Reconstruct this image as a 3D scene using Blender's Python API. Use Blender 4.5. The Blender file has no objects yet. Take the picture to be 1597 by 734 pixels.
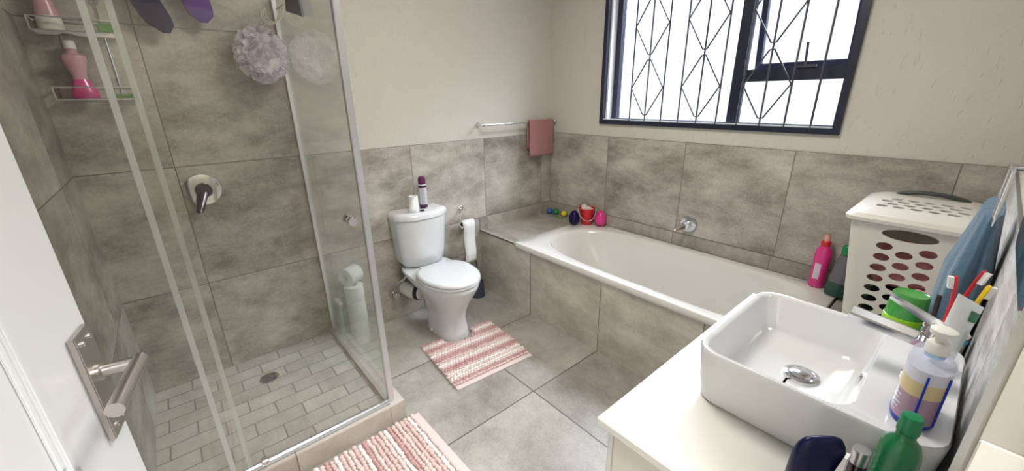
import bpy, bmesh, math, random
from mathutils import Vector, Matrix
random.seed(7)
S = bpy.context.scene
COL = S.collection
PI = math.pi

# ------------------------------------------------------------------ camera
cd = bpy.data.cameras.new('camera'); cam = bpy.data.objects.new('camera', cd); COL.objects.link(cam)
S.camera = cam
cd.sensor_width = 36; cd.lens = 36 * 620.53 / 1597; cd.clip_start = 0.02
r_ = Vector((0.76108571, -0.64849732, -0.01413427)); d_ = Vector((-0.22401257, -0.24232995, -0.94397805)); f_ = Vector((0.60874208, 0.72161446, -0.32970541))
M = Matrix((r_, -d_, -f_)).transposed().to_4x4(); M.translation = Vector((-2.5189, -2.4507, 1.4923))
cam.matrix_world = M

# ------------------------------------------------------------------ world, lights, exposure
W = bpy.data.worlds.new('sky'); S.world = W; W.use_nodes = True
wn = W.node_tree.nodes; wl = W.node_tree.links
bg = wn['Background']; tc = wn.new('ShaderNodeTexCoord'); sx = wn.new('ShaderNodeSeparateXYZ'); rmp = wn.new('ShaderNodeValToRGB')
wl.new(tc.outputs['Generated'], sx.inputs[0]); wl.new(sx.outputs['Z'], rmp.inputs[0]); wl.new(rmp.outputs[0], bg.inputs[0])
rmp.color_ramp.elements[0].position = 0.0; rmp.color_ramp.elements[0].color = (0.90, 0.93, 0.97, 1)
rmp.color_ramp.elements[1].position = 0.30; rmp.color_ramp.elements[1].color = (0.86, 0.91, 1.0, 1)
mz = wn.new('ShaderNodeMapRange'); mz.inputs['From Min'].default_value = 0.27; mz.inputs['From Max'].default_value = 0.62; mz.inputs['To Min'].default_value = 0.80; mz.inputs['To Max'].default_value = 21.0
wl.new(sx.outputs['Z'], mz.inputs['Value']); wl.new(mz.outputs[0], bg.inputs[1])       # overcast sky, much brighter towards the zenith

def area(name, loc, rot, sx_, sy_, power, col, portal=False):
    l = bpy.data.lights.new(name, 'AREA'); l.shape = 'RECTANGLE'; l.size = sx_; l.size_y = sy_; l.energy = power; l.color = col
    if portal: l.cycles.is_portal = True
    o = bpy.data.objects.new(name, l); COL.objects.link(o); o.location = loc; o.rotation_euler = rot
    return o
area('window_portal', (0.17, -1.235, 1.85), (0, PI/2, 0), 1.1, 1.45, 1, (1, 1, 1), True)
area('ceiling_fill', (-1.5, -1.45, 2.50), (0, 0, 0), 0.5, 0.5, 14, (1.0, 0.95, 0.88))  # added fill from above, out of view, to brighten the room
area('hall_fill', (-2.2, -3.25, 2.55), (0, 0, 0), 0.7, 0.5, 48, (1.0, 0.985, 0.95))  # added fill from the unseen hall, brightens the room through the doorway
S.view_settings.view_transform = 'Standard'; S.view_settings.look = 'None'
S.view_settings.gamma = 1; S.view_settings.use_curve_mapping = False
S.view_settings.exposure = 0.92
try:
    S.cycles.max_bounces = 14; S.cycles.transparent_max_bounces = 24; S.cycles.glossy_bounces = 6
    S.cycles.sample_clamp_indirect = 8
except Exception: pass

# ------------------------------------------------------------------ materials
def mat(name, col, rough=0.5, metal=0.0, spec=0.5, bump=0, bscale=200, coat=0, sheen=0, trans=0, alpha=1):
    if rough >= 0.9: spec = 0.15
    m = bpy.data.materials.new(name); m.use_nodes = True
    n = m.node_tree.nodes; l = m.node_tree.links; b = n['Principled BSDF']
    b.inputs['Base Color'].default_value = (*col, 1); b.inputs['Roughness'].default_value = rough
    b.inputs['Metallic'].default_value = metal; b.inputs['Specular IOR Level'].default_value = spec
    b.inputs['Coat Weight'].default_value = coat; b.inputs['Sheen Weight'].default_value = sheen
    b.inputs['Transmission Weight'].default_value = trans; b.inputs['Alpha'].default_value = alpha
    tx = n.new('ShaderNodeTexNoise'); tx.inputs['Scale'].default_value = bscale if bump else 6; tx.inputs['Detail'].default_value = 3
    g = n.new('ShaderNodeNewGeometry'); l.new(g.outputs['Position'], tx.inputs['Vector'])
    if bump:
        bp = n.new('ShaderNodeBump'); bp.inputs['Strength'].default_value = bump; bp.inputs['Distance'].default_value = 0.003
        l.new(tx.outputs[0], bp.inputs['Height']); l.new(bp.outputs[0], b.inputs['Normal'])
    else:
        mx = n.new('ShaderNodeMix'); mx.data_type = 'RGBA'; mx.blend_type = 'MULTIPLY'; mx.inputs[0].default_value = 0.06
        mx.inputs[6].default_value = (*col, 1); l.new(tx.outputs[0], mx.inputs[7]); l.new(mx.outputs[2], b.inputs['Base Color'])
    return m

def glassmat(name, tint=(0.93, 0.97, 0.95), refl=1.0, ior=1.5, haze=0.0):
    # thin pane: fresnel reflection over a see-through body, with a little lime haze
    m = bpy.data.materials.new(name); m.use_nodes = True
    n = m.node_tree.nodes; l = m.node_tree.links; n.remove(n['Principled BSDF']); out = n['Material Output']
    t = n.new('ShaderNodeBsdfTransparent'); t.inputs[0].default_value = (*tint, 1)
    g = n.new('ShaderNodeBsdfGlossy'); g.inputs['Roughness'].default_value = 0.015; g.inputs[0].default_value = (refl, refl, refl, 1)
    fr = n.new('ShaderNodeMath'); fr.operation = 'MULTIPLY_ADD'      # F0 + (1-F0)(1-cos)^5
    gg = n.new('ShaderNodeNewGeometry'); dt = n.new('ShaderNodeVectorMath'); dt.operation = 'DOT_PRODUCT'; l.new(gg.outputs['Normal'], dt.inputs[0]); l.new(gg.outputs['Incoming'], dt.inputs[1])
    ab = n.new('ShaderNodeMath'); ab.operation = 'ABSOLUTE'; l.new(dt.outputs['Value'], ab.inputs[0])
    om = n.new('ShaderNodeMath'); om.operation = 'SUBTRACT'; om.inputs[0].default_value = 1; l.new(ab.outputs[0], om.inputs[1])
    pw_ = n.new('ShaderNodeMath'); pw_.operation = 'POWER'; l.new(om.outputs[0], pw_.inputs[0]); pw_.inputs[1].default_value = 3.4
    f0 = ((ior-1)/(ior+1))**2; l.new(pw_.outputs[0], fr.inputs[0]); fr.inputs[1].default_value = 1-f0; fr.inputs[2].default_value = f0
    mx = n.new('ShaderNodeMixShader'); l.new(fr.outputs[0], mx.inputs[0]); l.new(t.outputs[0], mx.inputs[1]); l.new(g.outputs[0], mx.inputs[2])
    if haze > 0:
        d = n.new('ShaderNodeBsdfDiffuse'); d.inputs[0].default_value = (0.8, 0.84, 0.8, 1)
        m2 = n.new('ShaderNodeMixShader'); 
        no = n.new('ShaderNodeTexNoise'); no.inputs['Scale'].default_value = 3; ge = n.new('ShaderNodeNewGeometry'); l.new(ge.outputs['Position'], no.inputs['Vector'])
        mr = n.new('ShaderNodeMapRange'); mr.inputs['From Min'].default_value = 0.3; mr.inputs['From Max'].default_value = 0.7
        mr.inputs['To Min'].default_value = haze*0.4; mr.inputs['To Max'].default_value = haze*1.4; l.new(no.outputs[0], mr.inputs['Value'])
        l.new(mr.outputs[0], m2.inputs[0]); l.new(mx.outputs[0], m2.inputs[1]); l.new(d.outputs[0], m2.inputs[2]); mx = m2
    l.new(mx.outputs[0], out.inputs[0])
    return m

def tilemat(name, ua, va, u0, v0, tw, th, c1, c2, grout, gw=0.004, rough=0.42, var=0.18, streak=(3, 3, 14), seed=0, nscale=1.0, offset_rows=False, contrast=1.0):
    m = bpy.data.materials.new(name); m.use_nodes = True
    n = m.node_tree.nodes; l = m.node_tree.links; b = n['Principled BSDF']
    g = n.new('ShaderNodeNewGeometry'); sp = n.new('ShaderNodeSeparateXYZ'); l.new(g.outputs['Position'], sp.inputs[0])
    def mth(op, a, b_=None, c=None):
        q = n.new('ShaderNodeMath'); q.operation = op
        for i, v in enumerate((a, b_, c)):
            if v is None: continue
            if isinstance(v, (int, float)): q.inputs[i].default_value = v
            else: l.new(v, q.inputs[i])
        return q.outputs[0]
    v = mth('DIVIDE', mth('SUBTRACT', sp.outputs[va], v0), th)
    u = mth('DIVIDE', mth('SUBTRACT', sp.outputs[ua], u0), tw)
    fv = mth('FLOOR', v)
    if offset_rows: u = mth('ADD', u, mth('MULTIPLY', fv, 0.5))
    fu = mth('FLOOR', u)
    du = mth('MULTIPLY', mth('SUBTRACT', 0.5, mth('ABSOLUTE', mth('SUBTRACT', mth('FRACT', u), 0.5))), tw)
    dv = mth('MULTIPLY', mth('SUBTRACT', 0.5, mth('ABSOLUTE', mth('SUBTRACT', mth('FRACT', v), 0.5))), th)
    e = mth('MINIMUM', du, dv)
    isg = n.new('ShaderNodeMapRange'); isg.inputs['From Min'].default_value = gw*0.35; isg.inputs['From Max'].default_value = gw*0.75
    isg.inputs['To Min'].default_value = 1; isg.inputs['To Max'].default_value = 0; l.new(e, isg.inputs['Value'])
    cb = n.new('ShaderNodeCombineXYZ'); l.new(fu, cb.inputs[0]); l.new(fv, cb.inputs[1]); cb.inputs[2].default_value = seed
    wn_ = n.new('ShaderNodeTexWhiteNoise'); l.new(cb.outputs[0], wn_.inputs['Vector'])
    # cloudy concrete figure, shifted per tile
    sc = n.new('ShaderNodeVectorMath'); sc.operation = 'MULTIPLY'; l.new(g.outputs['Position'], sc.inputs[0]); sc.inputs[1].default_value = [s*nscale*1.35 for s in streak]
    ad = n.new('ShaderNodeVectorMath'); ad.operation = 'ADD'; l.new(sc.outputs[0], ad.inputs[0])
    ms = n.new('ShaderNodeVectorMath'); ms.operation = 'SCALE'; ms.inputs['Scale'].default_value = 20; l.new(wn_.outputs['Color'], ms.inputs[0]); l.new(ms.outputs[0], ad.inputs[1])
    n1 = n.new('ShaderNodeTexNoise'); n1.inputs['Scale'].default_value = 1; n1.inputs['Detail'].default_value = 9; n1.inputs['Roughness'].default_value = 0.72; l.new(ad.outputs[0], n1.inputs['Vector'])
    n2 = n.new('ShaderNodeTexNoise'); n2.inputs['Scale'].default_value = 90; n2.inputs['Detail'].default_value = 4; l.new(g.outputs['Position'], n2.inputs['Vector'])
    k = mth('ADD', mth('MULTIPLY', mth('SUBTRACT', n1.outputs[0], 0.5), 2.9*contrast), mth('MULTIPLY', mth('SUBTRACT', n2.outputs[0], 0.5), 0.55))
    k = mth('ADD', k, mth('MULTIPLY', mth('SUBTRACT', wn_.outputs['Value'], 0.5), var*2))
    k = mth('ADD', k, 0.5)
    mx = n.new('ShaderNodeMix'); mx.data_type = 'RGBA'; mx.clamp_factor = True; l.new(k, mx.inputs[0]); mx.inputs[6].default_value = (*c1, 1); mx.inputs[7].default_value = (*c2, 1)
    m2 = n.new('ShaderNodeMix'); m2.data_type = 'RGBA'; l.new(isg.outputs[0], m2.inputs[0]); l.new(mx.outputs[2], m2.inputs[6]); m2.inputs[7].default_value = (*grout, 1)
    l.new(m2.outputs[2], b.inputs['Base Color'])
    b.inputs['Roughness'].default_value = rough
    rr = n.new('ShaderNodeMapRange'); rr.inputs['To Min'].default_value = rough-0.1; rr.inputs['To Max'].default_value = rough+0.12; l.new(n1.outputs[0], rr.inputs['Value']); l.new(rr.outputs[0], b.inputs['Roughness'])
    bp = n.new('ShaderNodeBump'); bp.inputs['Strength'].default_value = 0.35; bp.inputs['Distance'].default_value = 0.002
    l.new(mth('SUBTRACT', mth('MULTIPLY', n2.outputs[0], 0.15), isg.outputs[0]), bp.inputs['Height']); l.new(bp.outputs[0], b.inputs['Normal'])
    return m

T1 = (0.20, 0.176, 0.140); T2 = (0.57, 0.535, 0.47); TG = (0.17, 0.15, 0.125)
m_tile_back = tilemat('tile_back', 0, 2, -0.715, 0, 0.6, 0.6, T1, T2, TG, streak=(2.2, 2, 4))
m_tile_side = tilemat('tile_window_wall', 1, 2, 0.0, 0, 0.6, 0.6, T1, T2, TG, seed=3, streak=(2, 2.0, 4.5))
m_tile_left = tilemat('tile_left', 1, 2, -0.3, 0, 0.6, 0.6, T1, T2, TG, seed=5, streak=(2, 2.0, 4))
m_tile_front = tilemat('tile_front', 0, 2, -0.3, 0, 0.6, 0.6, (0.40, 0.39, 0.37), (0.86, 0.86, 0.85), TG, seed=8, streak=(3.0, 2, 14))
m_tile_apron = tilemat('tile_apron', 1, 2, -0.588, -0.11, 0.6, 0.6, (0.36, 0.33, 0.27), (0.66, 0.625, 0.54), TG, seed=11, streak=(2, 2.2, 4))  # lighter tones than the wall tiles: stronger light on the apron put into colour
m_tile_ledge = tilemat('tile_ledge', 1, 0, -0.588, -0.715, 0.6, 0.6, (0.25, 0.225, 0.19), (0.46, 0.425, 0.37), TG, seed=13, streak=(4, 4, 4))
m_tile_floor = tilemat('tile_floor', 0, 1, -1.319, -0.588, 0.6, 0.6, (0.21, 0.19, 0.16), (0.50, 0.47, 0.425), (0.06, 0.055, 0.05), gw=0.005, seed=17, streak=(2.6, 2.2, 2), rough=0.36, var=0.12, contrast=0.72)
m_mosaic = tilemat('tile_shower_floor', 0, 1, 0, 0, 0.20, 0.095, (0.42, 0.39, 0.335), (0.64, 0.60, 0.54), (0.30, 0.275, 0.235), gw=0.006, seed=19, streak=(3, 3, 3), offset_rows=True, rough=0.4, var=0.12)
m_kerb = tilemat('tile_kerb', 0, 1, -2.4, -0.3, 0.6, 9.0, (0.34, 0.30, 0.25), (0.52, 0.48, 0.42), TG, seed=23, streak=(3, 3, 3))

def plaster():
    m = mat('plaster_cream', (0.62, 0.592, 0.525), 0.75)
    n = m.node_tree.nodes; l = m.node_tree.links; b = n['Principled BSDF']
    g = n.new('ShaderNodeNewGeometry')
    a = n.new('ShaderNodeTexNoise'); a.inputs['Scale'].default_value = 45; a.inputs['Detail'].default_value = 5; l.new(g.outputs['Position'], a.inputs['Vector'])
    mp = n.new('ShaderNodeVectorMath'); mp.operation = 'MULTIPLY'; mp.inputs[1].default_value = (60, 60, 18); l.new(g.outputs['Position'], mp.inputs[0])
    v = n.new('ShaderNodeTexNoise'); v.inputs['Scale'].default_value = 1; v.inputs['Detail'].default_value = 2; l.new(mp.outputs[0], v.inputs['Vector'])
    mr = n.new('ShaderNodeMapRange'); mr.inputs['From Min'].default_value = 0.29; mr.inputs['From Max'].default_value = 0.36; l.new(v.outputs[0], mr.inputs['Value'])
    ad = n.new('ShaderNodeMath'); ad.operation = 'ADD'; l.new(mr.outputs[0], ad.inputs[0]); l.new(a.outputs[0], ad.inputs[1])
    bp = n.new('ShaderNodeBump'); bp.inputs['Strength'].default_value = 0.5; bp.inputs['Distance'].default_value = 0.004
    l.new(ad.outputs[0], bp.inputs['Height']); l.new(bp.outputs[0], b.inputs['Normal'])
    return m
m_plaster = plaster()
m_ceil = mat('ceiling_white', (0.8, 0.79, 0.76), 0.9, bump=0.1)
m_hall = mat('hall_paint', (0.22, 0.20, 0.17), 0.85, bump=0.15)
m_alu = mat('window_navy_aluminium', (0.012, 0.014, 0.035), 0.35, 0.0)
m_reveal = mat('reveal_white', (0.75, 0.76, 0.78), 0.6)
m_bar = mat('bar_grey_paint', (0.05, 0.05, 0.065), 0.45)
m_pane = glassmat('window_glass', (0.96, 0.98, 1.0))
m_glass = glassmat('shower_glass', (0.985, 0.99, 0.98), haze=0.008, refl=1.0, ior=1.36)
m_glass_side = glassmat('shower_glass_side', (0.955, 0.98, 0.965), haze=0.06, refl=1.0, ior=1.55)
m_edge = mat('glass_edge_seal', (0.70, 0.72, 0.69), 0.2, alpha=0.5)
m_chrome = mat('chrome', (0.75, 0.75, 0.77), 0.12, 1.0)
m_silver = mat('satin_aluminium', (0.72, 0.72, 0.75), 0.28, 0.85)
m_steel = mat('brushed_steel', (0.56, 0.52, 0.50), 0.33, 1.0)
m_dark = mat('dark_chrome', (0.12, 0.10, 0.12), 0.2, 0.9)
m_ceramic = mat('white_ceramic', (0.70, 0.71, 0.715), 0.12, coat=0.5)
m_bath = mat('bath_acrylic', (0.76, 0.74, 0.70), 0.16, coat=0.4)
m_counter = mat('gloss_white_laminate', (0.70, 0.69, 0.65), 0.18, coat=0.5)
m_panel = mat('vanity_panel', (0.70, 0.67, 0.60), 0.4)
m_doorw = mat('door_white', (0.74, 0.755, 0.77), 0.35)
m_frame = mat('door_frame_cream', (0.47, 0.45, 0.40), 0.35, bump=0.15, bscale=30)
m_paper = mat('tissue_paper', (0.80, 0.80, 0.78), 0.9, bump=0.25, bscale=300)
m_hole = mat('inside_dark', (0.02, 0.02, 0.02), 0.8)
m_plw = mat('white_plastic', (0.75, 0.73, 0.68), 0.4)
m_mirror = mat('mirror_silver', (0.86, 0.88, 0.88), 0.02, 1.0)

# ------------------------------------------------------------------ mesh helpers (all shapes written in world coordinates)
def BM(): return bmesh.new()
def box(bm, a, b, mi=0, bev=0.0):
    x0, y0, z0 = [min(a[i], b[i]) for i in range(3)]; x1, y1, z1 = [max(a[i], b[i]) for i in range(3)]
    vs = [bm.verts.new(p) for p in ((x0,y0,z0),(x1,y0,z0),(x1,y1,z0),(x0,y1,z0),(x0,y0,z1),(x1,y0,z1),(x1,y1,z1),(x0,y1,z1))]
    fs = [bm.faces.new([vs[i] for i in q]) for q in ((0,3,2,1),(4,5,6,7),(0,1,5,4),(1,2,6,5),(2,3,7,6),(3,0,4,7))]
    for f in fs: f.material_index = mi
    if bev:
        es = list({e for f in fs for e in f.edges})
        r = bmesh.ops.bevel(bm, geom=es, offset=bev, segments=2, affect='EDGES')
        for f in r['faces']: f.material_index = mi
def loft(bm, rings, cap0=True, cap1=True, mi=0, closed=True):
    R = [[bm.verts.new(p) for p in r] for r in rings]; n = len(R[0])
    for a, b in zip(R, R[1:]):
        for i in range(n if closed else n-1):
            j = (i+1) % n
            f = bm.faces.new((a[i], a[j], b[j], b[i])); f.material_index = mi
    if cap0: f = bm.faces.new(list(reversed(R[0]))); f.material_index = mi
    if cap1: f = bm.faces.new(R[-1]); f.material_index = mi
    return R
def frame(d):
    d = Vector(d).normalized(); up = Vector((0,0,1)) if abs(d.z) < 0.9 else Vector((1,0,0))
    u = d.cross(up).normalized(); return u, d.cross(u).normalized(), d
def tube(bm, pts, r, n=8, mi=0, cap=True, ry=None):
    pts = [Vector(p) for p in pts]; rings = []; pu = None
    for i, p in enumerate(pts):
        d = (pts[min(i+1, len(pts)-1)] - pts[max(i-1, 0)]).normalized()
        if pu is None: u, v, _ = frame(d)
        else:
            u = (pu - d*pu.dot(d)).normalized(); v = d.cross(u)
        pu = u; rr = r[i] if isinstance(r, (list, tuple)) else r
        rings.append([p + u*rr*math.cos(2*PI*k/n) + v*(ry or rr)*math.sin(2*PI*k/n) for k in range(n)])
    loft(bm, rings, cap, cap, mi)
def lathe(bm, prof, c, ax=(0,0,1), n=32, mi=0, sx=1, sy=1, cap=True):
    u, v, d = frame(ax); c = Vector(c)
    if abs(d.z) > 0.99: u, v = Vector((1,0,0)), Vector((0,1,0))
    rings = [[c + d*h + u*r*sx*math.cos(2*PI*k/n) + v*r*sy*math.sin(2*PI*k/n) for k in range(n)] for r, h in prof]
    loft(bm, rings, cap, cap, mi)
def rrect(cx, cy, hx, hy, r, z, n=6):
    pts = []
    for k, (sx_, sy_) in enumerate(((1,1),(-1,1),(-1,-1),(1,-1))):
        for i in range(n+1):
            a = k*PI/2 + i*PI/2/n
            pts.append(Vector((cx + sx_*(hx-r) + r*math.cos(a), cy + sy_*(hy-r) + r*math.sin(a), z)))
    return pts
def sell(cx, cy, hx, hyp, hym, z, e=2.5, n=48, ep=None):
    pts = []
    for k in range(n):
        a = 2*PI*k/n; c, s = math.cos(a), math.sin(a); q = (ep or e) if s > 0 else e
        pts.append(Vector((cx + hx*math.copysign(abs(c)**(2/q), c), cy + (hyp if s > 0 else hym)*math.copysign(abs(s)**(2/q), s), z)))
    return pts
def finish(bm):
    bmesh.ops.recalc_face_normals(bm, faces=bm.faces)
def obj(name, bm, m, parent=None, smooth=True, angle=40, loc=None):
    finish(bm)
    me = bpy.data.meshes.new(name); 
    if loc is None and parent is not None: org = parent_org(parent)
    elif loc is not None: org = Vector(loc)
    else:
        lo = Vector((min(v.co.x for v in bm.verts), min(v.co.y for v in bm.verts), min(v.co.z for v in bm.verts)))
        hi = Vector((max(v.co.x for v in bm.verts), max(v.co.y for v in bm.verts), 0)); org = Vector(((lo.x+hi.x)/2, (lo.y+hi.y)/2, lo.z))
    bmesh.ops.translate(bm, verts=bm.verts, vec=-org)
    bm.to_mesh(me); bm.free()
    for mm in (m if isinstance(m, (list, tuple)) else [m]): me.materials.append(mm)
    if smooth:
        me.shade_smooth(); me.set_sharp_from_angle(angle=math.radians(angle))
    o = bpy.data.objects.new(name, me); COL.objects.link(o)
    if parent is not None: o.parent = parent
    else: o.location = org
    return o
def parent_org(p):
    v = Vector((0,0,0))
    while p is not None: v += p.location; p = p.parent
    return v
def tag(o, label, cat=None, group=None, kind=None):
    if label: o['label'] = label
    if cat: o['category'] = cat
    if group: o['group'] = group
    if kind: o['kind'] = kind
    return o
def thing(name, label, cat, loc, group=None):
    o = bpy.data.objects.new(name, None); o.empty_display_size = 0.05; COL.objects.link(o); o.location = loc
    return tag(o, label, cat, group)
def struct(name, bm, m, label=None, parent=None, smooth=False):
    o = obj(name, bm, m, parent, smooth=smooth)
    if parent is None: o['kind'] = 'structure'; o['label'] = label or name.replace('_', ' '); o['category'] = name.split('_')[0]
    return o
def evaluated(o):
    dg = bpy.context.evaluated_depsgraph_get(); dg.update()
    me = bpy.data.meshes.new_from_object(o.evaluated_get(dg)); 
    o.modifiers.clear(); o.data = me; return o
def cut(o, cutter_bm):
    finish(cutter_bm); me = bpy.data.meshes.new('c'); 
    bmesh.ops.translate(cutter_bm, verts=cutter_bm.verts, vec=-parent_org(o)); cutter_bm.to_mesh(me); cutter_bm.free()
    c = bpy.data.objects.new('c', me); COL.objects.link(c); c.location = parent_org(o)
    md = o.modifiers.new('b', 'BOOLEAN'); md.object = c; md.operation = 'DIFFERENCE'; md.solver = 'EXACT'
    bpy.context.view_layer.update()
    evaluated(o); bpy.data.objects.remove(c); return o
def bez(p0, p1, p2, p3, n=12):
    p0, p1, p2, p3 = map(Vector, (p0, p1, p2, p3))
    return [(1-t)**3*p0 + 3*(1-t)**2*t*p1 + 3*(1-t)*t*t*p2 + t**3*p3 for t in [i/n for i in range(n+1)]]

# ------------------------------------------------------------------ setting
XL = -2.846; YF = -2.54; H = 2.6
bm = BM(); box(bm, (XL-0.2, YF-1.6, -0.1), (0.25, 0.2, 0)); struct('floor', bm, m_tile_floor, 'grey stone-look tiled bathroom floor')
bm = BM(); box(bm, (XL-0.2, YF-1.6, H), (0.25, 0.2, H+0.1)); struct('ceiling', bm, m_ceil, 'plain white ceiling')
lt = thing('ceiling_fill_lamp', 'round white ceiling lamp, unseen, added to brighten the bathroom', 'lamp', (-1.5, -1.45, 2.51))
bm = BM(); lathe(bm, [(0.36, 0.0), (0.36, 0.088), (0.30, 0.0885)], (-1.5, -1.45, 2.511), n=48); obj('fill_lamp_base', bm, m_ceil, lt)  # housing made up to carry the added ceiling fill
bm = BM(); box(bm, (XL-0.2, 0.008, 0), (0.25, 0.2, H)); struct('wall_back', bm, m_plaster, 'cream plastered wall behind the toilet')
# window wall with opening
WY0, WY1, WZ0, WZ1 = -1.963, -0.512, 1.29, 2.36
bm = BM()
box(bm, (0.008, YF-0.2, 0), (0.25, 0.008, WZ0)); box(bm, (0.008, YF-0.2, WZ1), (0.25, 0.008, H))
box(bm, (0.008, YF-0.2, WZ0), (0.25, WY0, WZ1)); box(bm, (0.008, WY1, WZ0), (0.25, 0.008, WZ1))
struct('wall_right', bm, m_plaster, 'cream plastered window wall above the bath')
bm = BM(); box(bm, (XL-0.2, YF-1.6, 0), (XL-0.008, 0.008, H)); struct('wall_left', bm, m_plaster, 'left wall beside the shower')
# front wall: right of door opening and above it
DX = -1.99
bm = BM(); box(bm, (DX, YF-0.13, 0), (0.008, YF-0.008, H)); box(bm, (XL-0.008, YF-0.13, 2.08), (DX, YF-0.008, H))
struct('wall_front', bm, m_plaster, 'cream wall behind the vanity')
bm = BM(); box(bm, (XL-0.2, YF-1.62, 0), (0.25, YF-1.6, H)); box(bm, (-1.0, YF-1.6, 0), (-0.98, YF-0.13, H))
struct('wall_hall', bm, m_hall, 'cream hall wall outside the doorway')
# tile cladding
GX = -1.965
bm = BM(); box(bm, (GX, 0.0, 0), (0.0, 0.008, 1.2)); box(bm, (XL, 0.0, 0), (GX, 0.008, H)); struct('trim_1', bm, m_tile_back, 'grey tiles on the toilet wall')
bm = BM(); box(bm, (0.0, YF, 0), (0.008, 0.0, 1.2)); struct('trim_2', bm, m_tile_side, 'grey tiles along the bath wall')
bm = BM(); box(bm, (XL-0.008, -0.93, 0), (XL, 0.0, H)); box(bm, (XL-0.008, YF, 0), (XL, -0.93, 1.2)); struct('trim_3', bm, m_tile_left, 'grey tiles on the left wall')
bm = BM(); box(bm, (DX+0.06, YF-0.008, 0), (0.0, YF, 1.2)); struct('trim_4', bm, m_tile_front, 'pale grey tiles behind the basin')
# bath surround: apron, end ledge, far-end ledge, upstand strips
AX = -0.782; BY0, BY1 = -2.135, -0.425
bm = BM()
box(bm, (AX, YF, 0), (AX+0.05, 0.0, 0.492)); box(bm, (AX+0.05, BY1+0.01, 0.0), (0.0, 0.0, 0.492)); box(bm, (AX+0.05, YF, 0), (0.0, BY0-0.01, 0.492))
bm2 = BM()
struct('trim_5', bm, m_tile_apron, 'tiled bath apron and ledge base')
box(bm2, (AX-0.004, BY1+0.008, 0.492), (0.0, 0.0, 0.500)); box(bm2, (AX-0.004, YF, 0.492), (0.0, BY0-0.008, 0.500))
struct('trim_6', bm2, m_tile_ledge, 'grey tiled ledges at the ends of the bath')
bm = BM(); box(bm, (AX, -0.008, 0.500), (-0.008, 0.0, 0.598)); struct('trim_7', bm, m_tile_ledge, 'tile upstand on the toilet wall')
bm = BM(); box(bm, (-0.008, YF, 0.515), (0.0, -0.008, 0.598)); struct('trim_8', bm, m_tile_ledge, 'tile upstand along the bath')
bm = BM(); box(bm, (AX-0.004, -0.41, 0.484), (AX+0.012, 0.0, 0.5025)); struct('trim_9', bm, m_kerb, 'edge strip of the bath ledge')
# shower base and kerb
KX, KY, KZ = -1.915, -0.905, 0.103
bm = BM(); box(bm, (XL, -0.84, 0), (-1.99, 0.0, 0.088)); struct('floor_shower', bm, m_mosaic, 'small grey mosaic tiles of the shower floor')
bm = BM(); box(bm, (-1.99, KY, 0), (KX, 0.0, KZ), bev=0.002); box(bm, (XL, KY, 0), (-1.99, -0.84, KZ), bev=0.002); struct('trim_10', bm, m_kerb, 'tiled kerb of the shower')

# ------------------------------------------------------------------ window
bm = BM(); box(bm, (-0.012, WY0, WZ0), (0.02, WY0+0.03, WZ1)); box(bm, (-0.012, WY1-0.03, WZ0), (0.02, WY1, WZ1))
box(bm, (-0.012, WY0+0.03, WZ0), (0.02, WY1-0.03, WZ0+0.03)); box(bm, (-0.012, WY0+0.03, WZ1-0.03), (0.02, WY1-0.03, WZ1))
win = tag(obj('window_1', bm, m_alu, smooth=False, loc=(0, -1.235, WZ0)), 'dark navy framed window with burglar bars', 'window', kind='structure')
XI0, XI1 = 0.075, 0.12
bm = BM(); ML, MR = -1.392, -1.448
box(bm, (XI0, WY1-0.085, WZ0+0.005), (XI1, WY1-0.045, WZ1)); box(bm, (XI0, WY0, WZ0+0.005), (XI1, WY0+0.05, WZ1))
box(bm, (XI0, WY0+0.05, WZ0+0.005), (XI1, WY1-0.085, WZ0+0.04)); box(bm, (XI0, WY0+0.05, WZ1-0.04), (XI1, WY1-0.085, WZ1))
box(bm, (XI0-0.01, MR, WZ0+0.04), (XI1, ML, WZ1-0.04)); box(bm, (XI0, WY0+0.05, 1.552), (XI1, MR, 1.615))
obj('window_frame', bm, m_alu, win, smooth=False)
bm = BM()
box(bm, (0.02, WY1-0.043, WZ0), (0.16, WY1-0.001, WZ1)); box(bm, (0.02, WY0, WZ0), (0.16, WY0+0.002, WZ1)); box(bm, (0.02, WY0, WZ0), (0.16, WY1, WZ0+0.004))
obj('window_reveal', bm, m_reveal, win, smooth=False)
for y0, y1, z0, z1 in ((ML, WY1-0.085, WZ0+0.04, WZ1-0.04), (WY0+0.05, MR, WZ0+0.04, 1.552)):
    bm = BM(); box(bm, (0.095, y0, z0), (0.099, y1, z1)); obj('pane', bm, m_pane, win, smooth=False)
# top-hung opening sash, ajar
Z0s, Z1s, ys0, ys1 = 1.617, WZ1-0.042, WY0+0.052, MR-0.002
bm = BM(); box(bm, (0.125, ys0, Z0s), (0.155, ys0+0.03, Z1s)); box(bm, (0.125, ys1-0.03, Z0s), (0.155, ys1, Z1s)); box(bm, (0.125, ys0+0.03, Z0s), (0.155, ys1-0.03, Z0s+0.03)); box(bm, (0.125, ys0+0.03, Z1s-0.03), (0.155, ys1-0.03, Z1s))
hinge = Vector((0.14, 0, Z1s)); rot = Matrix.Rotation(math.radians(-7), 3, 'Y')
bmesh.ops.rotate(bm, verts=bm.verts, cent=hinge, matrix=rot)
sash = obj('sash', bm, m_alu, win, smooth=False)
bm = BM(); box(bm, (0.138, ys0+0.03, Z0s+0.03), (0.142, ys1-0.03, Z1s-0.03)); bmesh.ops.rotate(bm, verts=bm.verts, cent=hinge, matrix=rot); obj('pane', bm, m_pane, sash, smooth=False)
bm = BM(); tube(bm, [(0.07, -1.74, 1.62), (0.06, -1.735, 1.73)], 0.006); box(bm, (0.06, -1.79, 1.612), (0.08, -1.70, 1.624)); obj('stay_handle', bm, m_bar, win)
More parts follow.
